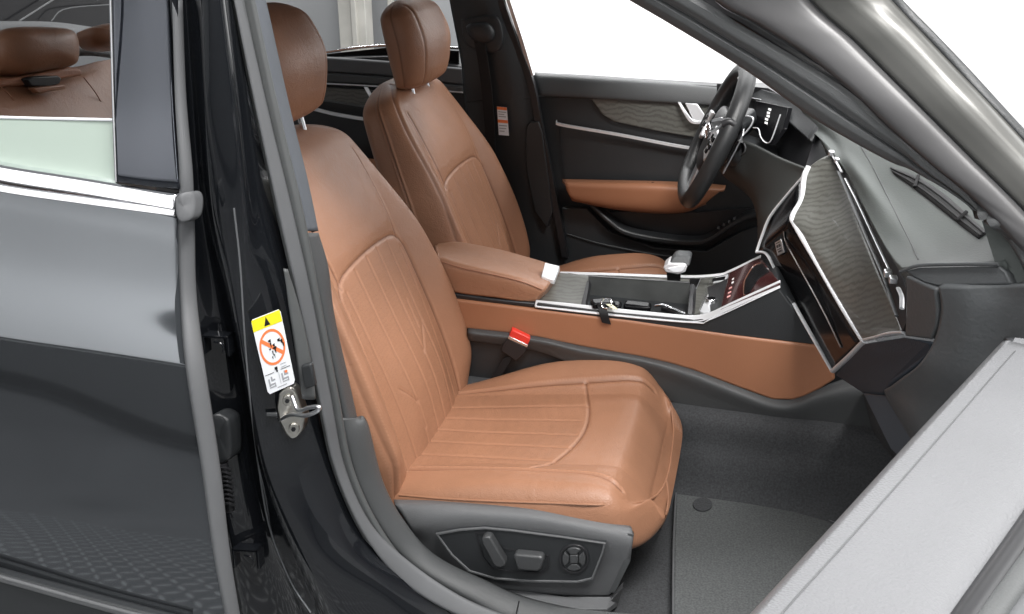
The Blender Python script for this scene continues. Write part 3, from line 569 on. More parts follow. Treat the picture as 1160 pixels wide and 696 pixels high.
plate('seat_base_frame', [(-.02, -.6, .42), (.36, -.6, .42), (.36, -.6, .33), (-.02, -.6, .33)], (0, .48, 0), M['black_pl'], cu, .01)

# ================================================================== REAR SEAT (seen through the rear window)
RX = -1.12
def RXp(l, x=RX): return [X(u, v, x) for u, v in l]
rs = surf('rear_bench', [RXp([(-60, 78), (0, 80), (40, 80), (85, 76), (110, 70), (135, 66)], -1.16), RXp([(-60, 100), (0, 100), (40, 100), (85, 92), (110, 90), (135, 88)], -1.12), RXp([(-60, 140), (0, 140), (40, 140), (100, 138), (130, 136), (150, 130)], -1.06), RXp([(-60, 230), (0, 230), (40, 230), (100, 230), (140, 230), (160, 230)], -.95)], M['leather'], car, nu=40, nv=50, th=.08, label='rear bench seat behind the door glass')
pillow('headrest', RXp([(-4, 45), (5, 33), (40, 31), (75, 34), (85, 45), (86, 66), (80, 75), (55, 79), (30, 84), (10, 80), (-2, 66)], -1.10), (1, -.2, .25), .05, M['leather'], rs, skirt=.06)
pillow('headrest', RXp([(101, 33), (115, 28), (140, 28), (150, 40), (140, 54), (112, 54), (102, 44)], -1.10), (1, -.2, .25), .04, M['leather'], rs, skirt=.05)
plate('armrest_flap', RXp([(0, 90), (32, 86), (80, 76), (92, 78), (94, 86), (70, 90), (30, 97), (0, 99)], -1.105), (-.02, 0, 0), M['leather_d'], rs, .006)
plate('armrest_latch', RXp([(31, 90), (38, 87), (66, 86), (70, 89), (68, 95), (60, 98), (36, 98)], -1.085), (-.02, 0, 0), M['black_pl'], rs, .003)
plate('latch_tab', RXp([(38, 100), (74, 96), (75, 101), (44, 106)], -1.075), (-.02, 0, 0), M['leather'], rs, .003)
tube('bench_seam', RXp([(95, 88), (110, 108), (124, 136), (140, 180)], -1.088), .0014, M['leather_d'], rs, smooth=12)
tube('bench_seam', RXp([(0, 97), (14, 112), (24, 134), (34, 170)], -1.098), .0014, M['leather_d'], rs, smooth=12)
ps = surf('parcel_shelf', [RXp([(-80, 24), (0, 24), (60, 25), (100, 30), (140, 36)], -1.75), RXp([(-80, 34), (0, 34), (60, 33), (100, 37), (140, 44)], -1.35), RXp([(-80, 60), (0, 60), (60, 58), (100, 55), (140, 60)], -1.18)], M['plastic_l'], car, th=.02)
rg = plate('rear_window', RXp([(-90, 26), (-90, -60), (150, -60), (150, 38), (100, 30), (40, 26)], -2.0), (-.01, 0, 0), M['gloss'], car, 0, label='dark rear window with heater wires')
bm = bmesh.new()
tube_into(bm, RXp([(22, 24), (60, 0), (90, -20)], -1.97), .003, 6); tube_into(bm, RXp([(58, 24), (75, 10), (130, 5)], -1.97), .002, 6, 10); from_bm('heater_wire', bm, M['plastic'], rg)

# ================================================================== FAR SIDE OF THE CABIN
# far rear door
fr = plate('rear_door', L3([(250, 75, .78), (366, 66, .78), (440, 64, .78), (540, 78, .78), (560, 330, .78), (250, 330, .78)]), (0, .05, 0), M['black_pl'], car, .004, label='closed far rear door behind the front seats')
plate('window_sill', L3([(250, 68, .765), (366, 65, .765), (440, 70, .765), (524, 78, .765), (524, 97, .765), (440, 87, .765), (366, 82, .765), (250, 84, .765)]), (0, .02, 0), M['rubber_l'], fr, .006)
plate('door_top_pad', L3([(250, 84, .755), (366, 83, .755), (440, 88, .755), (524, 98, .755), (524, 108, .755), (440, 97, .755), (366, 93, .755), (250, 92, .755)]), (0, .03, 0), M['plastic'], fr, .005)
ribbon('bright_line', L3([(250, 92, .752), (366, 95, .752), (440, 99, .752), (524, 105, .752)]), (0, 0, .004), (0, .004, 0), M['bright'], fr, smooth=12)
plate('wood_inlay', L3([(250, 98, .757), (366, 99, .757), (440, 104, .757), (440, 125, .757), (366, 114, .757), (250, 108, .757)]), (0, .01, 0), M['wood'], fr, .001)
ribbon('door_pull', L3([(414, 99, .745), (419, 108, .74), (424, 116, .74)]), (.012, 0, 0), (0, .006, 0), M['bright'], fr, smooth=8)
ribbon('trim_spear', L3([(250, 108, .745), (340, 121, .745), (380, 130, .745), (440, 140, .745)]), (0, 0, .011), (0, .008, 0), M['bright'], fr, smooth=14, bv=.002)
ribbon('trim_spear', L3([(250, 100, .75), (366, 114, .75), (440, 126, .75)]), (0, 0, .005), (0, .008, 0), M['plastic_l'], fr, smooth=14, bv=.001)
pillow('door_armrest', L3([(385, 176, .70), (420, 180, .70), (450, 184, .70), (450, 215, .70), (425, 207, .70), (395, 200, .70)]), (0, -1, .3), .02, M['panel_tan'], fr, skirt=.06)
ribbon('window_frame', L3([(250, 80, .80), (310, 70, .80), (366, 60, .80), (434, 52, .80), (520, 55, .80)]), (0, 0, .008), (0, .01, 0), M['chrome'], fr, smooth=16, bv=.002)
plate('window_frame', L3([(250, 82, .81), (366, 62, .81), (440, 54, .81), (520, 58, .81), (520, 84, .81), (440, 76, .81), (366, 68, .81), (250, 88, .81)]), (0, .01, 0), M['gloss'], fr, 0)
# far B-pillar trim
bpl = surf('pillar_trim', [[Y(494, -90, .70), Y(530, -90, .69), Y(566, -90, .71)], [Y(509, 0, .72), Y(545, 0, .70), Y(572, 0, .72)], [Y(522, 70, .72), Y(565, 70, .70), Y(598, 70, .72)], [Y(528, 130, .73), Y(578, 130, .71), Y(612, 130, .73)], [Y(545, 200, .73), Y(590, 200, .72), Y(622, 200, .74)], [Y(560, 300, .73), Y(605, 300, .73), Y(642, 300, .74)], [Y(560, 360, .73), Y(605, 360, .73), Y(650, 360, .74)]], M['door_dark'], car, nu=40, nv=24, th=.02, label='far pillar trim with the belt guide')
tube('trim_joint', [PL(u, v, Y(580, 128, .716), (0, 1, 0)) for u, v in ((528, 116), (565, 113), (606, 112))], .0012, M['black_pl'], bpl, smooth=8)
if 0: ring_into(bm, [Y(u, v, .700) for u, v in ((592, 145), (600, 139), (612, 139), (618, 150), (628, 240), (622, 262), (606, 240), (594, 190))], [Y(608+(u-608)*.9, 190+(v-190)*.97, .700) for u, v in ((592, 145), (600, 139), (612, 139), (618, 150), (628, 240), (622, 262), (606, 240), (594, 190))], (0, .02, 0))
plate('pillar_pocket', [Y(u, v, .706) for u, v in ((596, 146), (600, 139), (610, 138), (614, 150), (626, 240), (620, 258), (606, 240), (596, 190))], (0, .02, 0), M['door_dark'], bpl, .002)
blt = ribbon('seat_belt', L3([(541, 38, .675), (547, 70, .675), (552, 110, .680), (555, 153, .690), (557, 200, .70)]), (.030, 0, .006), (0, .002, 0), M['ink'], car, smooth=24, label='black far seat belt')
pillow('belt_guide', L3([(528, 30, .68), (535, 26, .68), (552, 26, .68), (560, 35, .68), (558, 46, .68), (545, 50, .68), (532, 42, .68)]), (0, -1, .1), .02, M['plastic_d'], blt, skirt=.03)
pillow('belt_guide_cover', L3([(522, 22, .69), (560, 18, .69), (570, 40, .69), (566, 56, .69), (552, 60, .69), (528, 50, .69)]), (0, -1, .1), .008, M['door_dark'], blt, skirt=.02)
q = quadmap(Y(563, 121, .692), Y(574, 122, .692), Y(565, 153, .692), Y(576.5, 154, .692))
tg = plate('belt_label', [q(0, 0), q(1, 0), q(1, 1), q(0, 1)], (0, .001, 0), M['white'], blt, 0)
for b0_, b1_ in ((0, .1), (.45, .56)): plate('label_stripe', [off(q, .0006)(*p) for p in ((0, b0_), (1, b0_), (1, b1_), (0, b1_))], (0, .0004, 0), M['orange'], blt, 0)
for a, b, c in ((.1, .16, .8), (.1, .24, .6), (.1, .32, .75), (.1, .64, .8), (.1, .74, .7), (.1, .84, .5)): plate('label_line', [off(q, .0006)(a, b), off(q, .0006)(a+c, b), off(q, .0006)(a+c, b+.03), off(q, .0006)(a, b+.03)], (0, .0004, 0), M['greyink'], blt, 0)
q2 = quadmap(Y(551, 121, .698), Y(557, 122, .698), Y(553, 136, .698), Y(558, 134, .698)); plate('belt_label', [q2(0, 0), q2(1, 0), q2(1, 1), q2(0, 1)], (0, .001, 0), M['white'], blt, 0)
# window surround far side
ribbon('window_surround', L3([(566, -30, .715), (577, 5, .715), (590, 45, .715), (602, 86, .715)]), (.012, 0, 0), (0, .02, 0), M['satin'], car, smooth=12)
ribbon('window_surround', L3([(556, -30, .712), (568, 5, .712), (582, 45, .712), (600, 92, .712), (612, 150, .712), (622, 200, .712), (632, 250, .712), (640, 292, .712)]), (.02, 0, 0), (0, .02, 0), M['black_pl'], car, smooth=24)
# ---- driver's door, inner side
fd = plate('front_door', L3([(600, 86, .775), (905, 103, .775), (960, 120, .775), (960, 330, .775), (650, 330, .775), (636, 280, .775), (618, 180, .775), (606, 110, .775)]), (0, .06, 0), M['door_dark'], car, .004, label='closed far front door with tan armrest')
surf('door_top_pad', [L3([(603, 82, .80), (680, 86, .80), (760, 92, .80), (860, 101, .80), (960, 110, .80)]), L3([(604, 86, .765), (680, 91, .765), (760, 97, .765), (860, 106, .765), (960, 115, .765)]), L3([(608, 106, .75), (680, 110, .75), (760, 115, .75), (860, 121, .75), (960, 128, .75)]), L3([(608, 110, .765), (680, 113, .765), (760, 118, .765), (860, 124, .765), (960, 130, .765)])], M['plastic'], fd, th=.01, nv=40, nu=24)
plate('wood_inlay', L3([(668, 110, .762), (760, 116, .762), (890, 127, .762), (890, 160, .762), (800, 158, .762), (740, 148, .762), (695, 138, .762), (682, 130, .762)]), (0, .02, 0), M['wood'], fd, .003)
ribbon('bright_line', L3([(672, 109.5, .756), (760, 115.5, .756), (890, 125, .756)]), (0, 0, .0045), (0, .006, 0), M['bright'], fd, smooth=12)
ribbon('trim_spear', L3([(630, 138, .75), (636, 142, .748), (700, 153, .748), (780, 168, .748), (850, 176, .748)]), (0, 0, .0075), (0, .01, 0), M['bright'], fd, smooth=20, bv=.002)
dh = ribbon('door_pull', L3([(769, 116, .745), (776, 128, .735), (784, 138, .735), (797, 139, .735)]), [(.008, 0, .0), (.010, 0, .002), (.006, 0, .010), (.002, 0, .010)], (0, .008, 0), M['bright'], fd, smooth=14, bv=.002)
plate('pull_blade', L3([(776, 117, .742), (790, 118, .742), (798, 130, .738), (798, 138, .738), (786, 138, .738)]), (0, .006, 0), M['bright'], fd, .002)
ar = surf('door_armrest', [L3([(637, 203, .745), (690, 204, .745), (740, 205, .745), (790, 207, .745), (822, 210, .745)]), L3([(640, 207, .68), (690, 208, .675), (740, 209, .67), (790, 212, .675), (820, 214, .70)]), L3([(642, 216, .67), (690, 219, .665), (740, 222, .66), (780, 222, .665), (812, 220, .69)]), L3([(648, 227, .68), (690, 235, .68), (740, 240, .68), (778, 239, .69), (800, 230, .70)]), L3([(650, 228, .745), (690, 236, .745), (740, 242, .745), (776, 240, .745), (800, 232, .745)])], M['panel_tan'], fd, nu=40, nv=50, th=.01)
bm = bmesh.new()
for k, (a, b) in enumerate(((734, 209), (739, 209), (744, 209.5), (750, 210))): box_into(bm, Y(a, b, .685), (.008, .02, .008))
bevel(from_bm('window_switches', bm, M['gloss'], fd), .001)
# map pocket
ribbon('map_pocket', L3([(668, 232, .71), (690, 252, .70), (710, 265, .70), (750, 273, .70), (785, 276, .70), (803, 272, .70), (830, 255, .70), (850, 246, .70), (875, 243, .70)]), (0, .0, .018), (0, .05, 0), M['plastic_d'], fd, smooth=50, bv=.005)
plate('pocket_inner', L3([(690, 240, .755), (790, 241, .755), (860, 235, .755), (870, 245, .755), (800, 272, .755), (720, 266, .755)]), (0, .01, 0), M['black_pl'], fd, 0)
plate('lower_door_panel', L3([(636, 236, .74), (665, 236, .74), (690, 262, .74), (740, 280, .74), (800, 285, .74), (840, 262, .74), (880, 250, .74), (900, 340, .74), (650, 340, .74), (640, 300, .74)]), (0, .02, 0), M['door_dark'], fd, .004)
tube('panel_crease', L3([(642, 265, .735), (680, 276, .733), (740, 288, .733), (780, 292, .733)]), .0015, M['plastic'], fd, smooth=16)
tube('panel_crease', L3([(633, 142, .765), (636, 180, .765), (640, 203, .765)]), .0015, M['black_pl'], fd)
bm = bmesh.new()
for k in range(4): box_into(bm, Y(814+6*k, 258-3.4*k, .72), (.006, .01, .006))
from_bm('pocket_buttons', bm, M['plastic_l'], fd)

# ================================================================== CENTRE CONSOLE
CP0 = Y(610, 344, -.13); CP1 = Y(784, 362, -.13); CP2 = Y(640, 309, .10); CN = (CP1-CP0).cross(CP2-CP0).normalized()
if CN.z < 0: CN = -CN
def C(u, v, h=0): return PL(u, v, CP0+CN*h, CN)
D0 = Y(800, 359, -.13); D1 = Y(881, 322, -.13); D2 = Y(858, 293, .09); DN = (D1-D0).cross(D2-D0).normalized()
if DN.z < 0: DN = -DN
def Cd(u, v, h=0): return PL(u, v, D0+DN*h, DN)
con = plate('centre_console', L3([(430, 325, -.118), (528, 338, -.118), (608, 352, -.118), (784, 370, -.118), (806, 362, -.118), (881, 326, -.118), (960, 400, -.118), (1010, 440, -.10), (1005, 510, -.10), (760, 510, -.118), (430, 460, -.118)]), (0, .215, 0), M['plastic_d'], car, .004)
fp = L3([(500, 338, -.136), (528, 341, -.136), (608, 351, -.136), (711, 363, -.136), (830, 380, -.136), (924, 391.5, -.136), (936, 408, -.136), (947, 430, -.136), (930, 441, -.136), (912, 450, -.136), (898, 454, -.136), (875, 453.5, -.136), (840, 441, -.136), (784, 420, -.136), (756, 412, -.136), (729, 406, -.136), (660, 394, -.136), (608, 383, -.136), (573, 378, -.136), (534, 374, -.136), (500, 370, -.136)])
plate('side_panel', fp, (0, .022, 0), M['panel_tan'], con, .006, seg=4, label='tan leather side panel of the console')
lg = surf('console_ledge', [L3([(530, 370, -.13), (608, 380, -.13), (660, 391, -.13), (729, 403, -.13), (784, 417, -.13), (840, 438, -.13), (875, 450, -.13), (900, 450, -.13), (930, 438, -.13), (985, 420, -.13)]),
                           L3([(530, 377, -.15), (608, 386, -.15), (660, 398, -.15), (729, 410, -.15), (784, 427, -.15), (840, 449, -.15), (875, 461, -.15), (900, 461, -.15), (935, 450, -.15), (990, 442, -.15)]),
                           L3([(530, 384, -.145), (608, 394, -.145), (660, 408, -.145), (729, 424, -.145), (784, 444, -.145), (840, 464, -.145), (875, 474, -.145), (910, 476, -.145), (945, 472, -.145), (1000, 466, -.145)]),
                           L3([(530, 386, -.14), (608, 398, -.14), (660, 418, -.14), (729, 442, -.14), (784, 466, -.14), (840, 480, -.14), (875, 485, -.14), (915, 488, -.14), (955, 489, -.14), (1020, 489, -.14)])], M['plastic'], con, nu=30, nv=110, th=.008)
plate('belt_well', L3([(495, 372, -.132), (620, 386, -.132), (780, 430, -.132), (780, 480, -.132), (495, 470, -.132)]), (0, .01, 0), M['plastic_d'], con, 0)
plate('side_cover', L3([(608, 350.5, -.133), (608, 344, -.133), (700, 355, -.133), (786, 363, -.133), (806, 361, -.133), (881, 326, -.133), (905, 358, -.133), (926, 391, -.133), (830, 380, -.133), (711, 364, -.133)]), (0, .02, 0), M['door_dark'], con, .002)
# armrest lid
rowsA = [[Y(488, 300, .11), Y(520, 300, .115), Y(560, 305, .115), Y(600, 318, .112), Y(630, 325, .10)],
         [Y(497, 277, .105), Y(520, 275, .11), Y(565, 283, .11), Y(605, 294, .11), Y(634, 303, .10)],
         [Y(494, 280, .0), Y(525, 284, .0), Y(565, 293, .0), Y(602, 303, .0), Y(628, 312, .0)],
         [Y(494, 287, -.10), Y(525, 296, -.10), Y(560, 304, -.10), Y(595, 313, -.10), Y(621, 322, -.09)],
         [Y(497, 300, -.126), Y(525, 306, -.126), Y(560, 313, -.126), Y(592, 321, -.126), Y(616, 330, -.115)],
         [Y(502, 328, -.128), Y(525, 333, -.128), Y(560, 337, -.128), Y(588, 341, -.128), Y(606, 342, -.118)]]
arm = surf('armrest_lid', rowsA, M['leather'], con, nu=60, nv=60, th=.012, label='tan leather armrest lid')
tip = plate('armrest_front', [rowsA[k][-1]+Vector((.004, 0, 0)) for k in (1, 2, 3, 4, 5)]+[Y(622, 335, .0), rowsA[0][-1]], (-.05, 0, .004), M['leather'], con, .006, seg=3)
tube('armrest_piping', [Y(494, 279.5, .0), Y(495, 286, -.10), Y(498, 300, -.127), Y(503, 328, -.129)], .0035, M['leather'], con, smooth=16)
tube('armrest_seam', [Y(500, 296.5, -.124), Y(525, 304, -.127), Y(560, 311.5, -.127), Y(592, 319.5, -.127), Y(614, 328, -.118)], .0012, M['leather_d'], con, smooth=24)
q = quadmap(Y(617, 303, -.01), Y(634, 307, -.01), Y(613, 316, -.07), Y(628, 320, -.07))
plate('lid_button', [q(0, 0)+Vector((0, 0, .012)), q(1, 0)+Vector((0, 0, .012)), q(1, 1)+Vector((0, 0, .006)), q(0, 1)+Vector((0, 0, .006))], (0, 0, -.012), M['bright'], con, .002)
plate('lid_base', L3([(430, 322, -.13), (524, 334, -.13), (560, 339, -.13), (606, 344, -.13), (604, 349, -.13), (560, 344, -.13), (524, 340, -.13), (430, 330, -.13)]), (0, .2, 0), M['black_pl'], con, .003)
# top surface: wood deck, tray
plate('wood_deck', [C(*p) for p in ((600, 338), (622, 308), (668, 312), (658, 346), (608, 343))], (0, 0, -.012), M['wood'], con, .001)
plate('wood_deck', [C(*p) for p in ((780, 318), (812, 313), (793, 354), (780, 358))], (0, 0, -.012), M['wood'], con, .001)
plate('wood_deck', [C(*p) for p in ((660, 312), (640, 309), (812, 312), (800, 320), (770, 320))], (0, 0, -.014), M['wood'], con, .001)
plate('tray_floor', [C(u, v, -.03) for u, v in ((655, 322), (785, 325), (786, 368), (652, 355))], (0, 0, -.01), M['black_pl'], con, 0)
q = quadmap(Y(666.5, 313, -.0), Y(781, 320.5, -.0), Y(665.5, 341, -.0), Y(781.5, 353.5, -.0))
plate('tray_lid', [q(0, 0), q(1, 0), q(1, 1), q(0, 1)], (0, .008, 0), mat('satin_black_lid', (.07, .073, .072), .35, vary=.25, vscale=14), con, .0015, label='dark tray lid folded up on edge')
tube('lid_edge_highlight', [q(0, 0), q(1, 0)], .0012, M['plastic_l'], con)  # highlight on the lid's top edge, painted as a paler tube
plate('tray_end', L3([(658, 346, -.11), (665, 318, .0), (668, 318, .0), (663, 346, -.11)]), (.004, 0, -.01), M['black_pl'], con, 0)
plate('tray_end', L3([(779, 356, -.11), (782, 322, .0), (786, 322, .0), (784, 357, -.11)]), (.006, 0, -.01), M['black_pl'], con, 0)
# things in the tray: grips of the cup holder
for (u, v, s) in ((692, 347, 1), (722, 348, 1.3)):
    box('cup_grip', C(u, v, -.004), (.045*s, .03, .018), M['gloss'], con, bv=.006)
box('cup_grip', C(762, 352, -.006), (.05, .022, .012), M['black_pl'], con, rot=Matrix.Rotation(-.5, 3, 'Z'), bv=.004)
tube('grip_wire', [C(742, 347, .002), C(752, 346, .008), C(760, 349, .004), C(776, 356, -.004)], .003, M['chrome'], con, smooth=12, seg=8)
# chrome rails
ribbon('chrome_rail', [Y(606, 343.5, -.128), Y(640, 347, -.128), Y(700, 353.5, -.128), Y(760, 359.5, -.128), Y(786, 361, -.128), Y(804, 357.5, -.128), Y(830, 345.5, -.128), Y(884, 321, -.128)], (0, .014, .010), (0, .006, -.004), M['bright'], con, smooth=50, bv=.002)
ribbon('chrome_rail', [Y(606, 348, -.136), Y(700, 358.5, -.136), Y(786, 366, -.136), Y(806, 362, -.136), Y(884, 326, -.136)], (0, .0, .0022), (0, .006, 0), M['bright'], con, smooth=50, bv=.0006)
ribbon('chrome_rail', [Y(634, 309, .10), Y(700, 311, .10), Y(770, 313.5, .10), Y(812, 311.5, .10), Y(828, 306.5, .10), Y(862, 290, .09)], (0, .006, .004), (0, .004, -.004), M['bright'], con, smooth=40, bv=.001)
# control panel
plate('control_panel', [C(*p) for p in ((805, 312.5), (825, 310.5), (815, 351.5), (797, 354), (791, 352))], (0, 0, -.012), M['bright'], con, .001)
cq = quadmap(C(806, 315, .002), C(824, 312, .002), C(794, 350, .002), C(813, 348, .002))
def rq(a0, b0, a1, b1, f=cq): return [f(a0, b0), f(a1, b0), f(a1, b1), f(a0, b1)]
plates('console_button', [rq(.1, .02, .9, .12)], (0, 0, -.004), M['gloss'], con, .0006)
plates('console_button', [rq(.2, .2, .95, .36), rq(.25, .4, .62, .58), rq(.66, .4, .97, .58)], (0, 0, -.004), M['satin'], con, .001)
bm = bmesh.new(); kc = cq(.5, .84); tube_into(bm, [kc-CN*.004, kc+CN*.010], .0125, 28); bevel(from_bm('volume_knob', bm, M['chrome'], con), .002)
bm = bmesh.new(); tube_into(bm, [kc+CN*.0102, kc+CN*.0108], .009, 24); from_bm('knob_cap', bm, M['gloss'], con)
plate('climate_screen', [Cd(*p) for p in ((826, 309.5), (861, 291), (884, 321), (816, 351))], (0, 0, -.012), M['redlit'], con, .001)
dq = quadmap(Cd(828, 311, .0012), Cd(861, 293, .0012), Cd(818, 348, .0012), Cd(882, 320, .0012))
plates('screen_icons', [rq(a, b, a+.06, b+.055, dq) for a, b in ((.08, .18), (.09, .30))], (0, 0, -.0004), M['icon'], con)
plates('screen_icons', [rq(a, b, a+.075, b+.05, dq) for a, b in ((.05, .46), (.05, .60), (.05, .72))], (0, 0, -.0004), mat('red_white_icon', (.7, .35, .33), .4), con)
plate('phone_cradle', [dq(*p) for p in ((.45, .45), (.72, .16), (.98, .2), (.99, .55), (.72, .62), (.5, .92), (.38, .9))], (0, 0, -.002), M['gloss'], con, .001)
ribbon('cradle_edge', [dq(*p) for p in ((.4, .92), (.42, .5), (.7, .14), (.96, .12))], (.003, 0, 0), (0, 0, -.002), mat('brown_gloss', (.14, .07, .05), .15, coat=.5), con, smooth=16)
# gear selector
sh = plate('gear_selector', L3([(757, 300, .0), (763, 291, .01), (767, 289, .01), (780, 290, .01), (783, 292, .01), (781, 302, .0)]), (0, .035, .0), M['grey_leather'], con, .006, seg=4, label='gear selector grip')
plate('selector_collar', L3([(751, 303, .0), (757, 298, .0), (775, 298.5, .0), (779, 301, .0), (776, 309, .0), (768, 311.5, .0), (754, 309, .0)]), (0, .045, 0), M['bright'], con, .003)
plate('selector_face', L3([(756, 304.5, -.002), (774, 300.5, -.002), (776.5, 302, -.002), (772, 308.5, -.002), (762, 309, -.002)]), (0, .004, 0), M['white'], con, .001)
plate('selector_neck', L3([(755, 310, .01), (771, 311, .01), (770, 322, .01), (756, 321, .01)]), (0, .02, 0), M['gloss'], con, .001)
plate('selector_gate', [C(u, v, .001) for u, v in ((781, 316), (794, 315.5), (788, 328), (781, 327))], (0, 0, -.003), M['gloss'], con, .001)
tube('gate_line', [C(794, 315.5, .002), C(788.5, 327.5, .002), C(782, 327.5, .002)], .0009, M['satin'], con)
# seat-belt buckle
bk = plate('belt_buckle', L3([(575, 383, -.155), (597, 394, -.155), (594, 401, -.155), (585, 410, -.155), (567, 398, -.155), (570, 390, -.155)]), (-.004, .022, 0), M['black_pl'], con, .003, label='seat belt buckle with red release button')
plate('release_button', L3([(580, 373.5, -.155), (601, 383.5, -.155), (598, 391.5, -.155), (576.5, 381.5, -.155)]), (-.004, .018, 0), M['red'], con, .0025)
plate('buckle_rim', L3([(576.5, 381, -.157), (598, 391.2, -.157), (597, 394, -.157), (575, 383.8, -.157)]), (-.002, .02, 0), M['satin'], con, .0008)
ribbon('buckle_strap', L3([(577, 404, -.15), (568, 418, -.15), (556, 436, -.15), (545, 452, -.15)]), (.028, 0, .015), (0, .004, 0), M['ink'], con, smooth=12)

# ================================================================== DASHBOARD
dash = surf('dashboard', [
  L3([(905, 118, .30), (945, 135, .15), (995, 158, -.02), (1034, 184, -.20), (1078, 212, -.38), (1118, 245, -.55), (1140, 298, -.73)]),
  L3([(910, 130, .28), (942, 148, .12), (975, 180, -.06), (1005, 212, -.22), (1040, 245, -.40), (1070, 275, -.55), (1098, 300, -.70)]),
  L3([(914, 140, .26), (940, 158, .10), (967, 190, -.09), (992, 225, -.25), (1018, 262, -.42), (1040, 285, -.54), (1058, 301, -.66)]),
  L3([(918, 148, .22), (938, 166, .05), (960, 198, -.08), (975, 228, -.20), (994, 265, -.37), (1009, 290, -.50), (1021, 304, -.60)])], M['dash_top'], car, nu=40, nv=80, th=.02, label='dashboard')
def bx(u, v, y): return Y(u, v, y)
# windscreen vent in the dash top
def DH(l, d=.002): return [hit(dash, u, v, d) for u, v in l]
vo = DH([(1008, 189), (1040, 201), (1068, 219), (1095, 242), (1118, 263)], .006); vi = DH([(1012, 197), (1036, 214), (1058, 231), (1084, 252), (1108, 270)], .006)
vm = DH([((a+c)/2, (b+d)/2) for (a, b), (c, d) in zip(((1008, 189), (1040, 201), (1068, 219), (1095, 242), (1118, 263)), ((1012, 197), (1036, 214), (1058, 231), (1084, 252), (1108, 270)))], .006)
surf('windscreen_vent', [vo, vm, vi], M['ink'], dash, nu=4, nv=40, th=.002)
bm = bmesh.new()
for f in (.3, .7): tube_into(bm, [a.lerp(b, f)+Vector((0, 0,   .001)) for a, b in zip(vo, vi)], .0016, 6, 24)
for k in (1, 3): tube_into(bm, [vo[k]+Vector((0, 0, .003)), vi[k]+Vector((0, 0, .003))], .003, 6)
from_bm('vent_slats', bm, M['ink'], dash)
tube('dash_stitch', DH([(972, 160), (990, 192), (1006, 224), (1020, 252), (1032, 276), (1040, 294)], .0008), .0008, M['black_pl'], dash, smooth=40)
plate('dash_end', L3([(1112, 250, -.66), (1150, 262, -.70), (1185, 300, -.74), (1190, 345, -.76), (1142, 330, -.735), (1128, 300, -.72)]), (.03, .03, 0), M['dash_top'], dash, 0)
# rolled lower pad, wedge and end bolster
G = M['grey_leather']
plate('dash_roll', L3([(1022, 307, -.645), (1041, 302, -.66), (1131, 300, -.73), (1137, 308, -.74), (1146, 323, -.745), (1062, 325, -.69), (1050, 321, -.675), (1030, 313, -.655)]), (.05, .03, -.02), G, dash, .004, seg=4)
tube('dash_piping', L3([(1020, 308, -.645), (1041, 301, -.665), (1085, 299.5, -.70), (1131, 299.5, -.735)]), .0025, G, dash, smooth=20)
plate('dash_wedge', L3([(1025, 312, -.655), (1048, 322, -.68), (1060, 327, -.695), (1063, 352, -.695), (1060, 370, -.69), (1055, 385, -.68), (1024, 381, -.62), (1026, 350, -.64)]), (.05, .03, 0), G, dash, .004, seg=4)
plate('glovebox_top', L3([(978, 389, -.44), (1022, 382, -.62), (1055, 387, -.68), (1050, 398, -.67), (1038, 413, -.66), (1007, 437, -.60), (998, 447, -.58), (978, 446, -.40), (945, 425, -.30)]), (.08, .03, -.02), mat('charcoal_leather', (.022, .030, .040), .6, spec=.3, bump=('noise', 300, .4)), dash, .005, seg=4, label='charcoal lower dash panel')
surf('dash_bolster', [L3([(1063, 325, -.70), (1090, 325, -.72), (1130, 324, -.74), (1175, 324, -.78), (1230, 330, -.80)]), L3([(1066, 352, -.70), (1095, 352, -.725), (1130, 352, -.745), (1180, 350, -.78), (1240, 350, -.80)]), L3([(1058, 386, -.69), (1090, 392, -.72), (1125, 396, -.74), (1180, 396, -.78), (1240, 400, -.80)]), L3([(1040, 414, -.67), (1070, 425, -.70), (1110, 430, -.73), (1170, 440, -.77), (1240, 450, -.80)]), L3([(1009, 438, -.61), (1045, 452, -.66), (1090, 470, -.70), (1160, 490, -.75), (1240, 500, -.80)]), L3([(1003, 448, -.58), (1035, 485, -.64), (1080, 520, -.68), (1150, 540, -.74), (1240, 560, -.80)]), L3([(1030, 495, -.58), (1050, 530, -.62), (1090, 570, -.68), (1150, 600, -.74), (1240, 620, -.80)])], G, dash, nu=50, nv=40, th=.03)
plate('kick_strip', L3([(978, 446, -.42), (1003, 448, -.55), (1031, 494, -.58), (1060, 540, -.58), (1040, 540, -.55), (1010, 508, -.52)]), (.02, .02, 0), mat('blue_grey_plastic', (.07, .08, .095), .45), dash, .002)
plate('dash_core', L3([(975, 446, -.12), (1003, 449, -.50), (1031, 494, -.52), (1080, 560, -.52), (1080, 600, -.3), (990, 500, -.1)]), (.2, .1, 0), M['carpet'], dash, 0)
# wood inlay and gloss band, following the dash across the car
wd = surf('wood_inlay', [L3([(916, 190, .03), (912, 200, .01), (909, 224, -.02), (898, 248, -.06), (908, 268, -.10), (930, 305, -.20), (956, 350, -.34), (977, 385, -.45)]),
                    L3([(926, 182, .03), (928, 202, .0), (930, 228, -.05), (932, 258, -.12), (944, 286, -.20), (960, 316, -.30), (982, 352, -.42), (1000, 380, -.53)]),
                    L3([(940, 175, .03), (950, 195, -.02), (961, 222, -.10), (972, 250, -.19), (984, 282, -.30), (996, 312, -.40), (1010, 345, -.50), (1022, 376, -.61)])], M['wood'], dash, nu=30, nv=80, th=.01)
surf('gloss_panel', [L3([(907, 203, .07), (905, 228, .0), (898, 247, -.05), (906, 266, -.08), (930, 306, -.19), (956, 351, -.33), (977, 386, -.44)]),
  L3([(873, 248, .082), (866, 266, .078), (860, 284, .075), (872, 292, .045), (893, 330, -.06), (916, 372, -.18), (943, 420, -.30)])], M['gloss'], dash, nu=6, nv=60, th=.008)
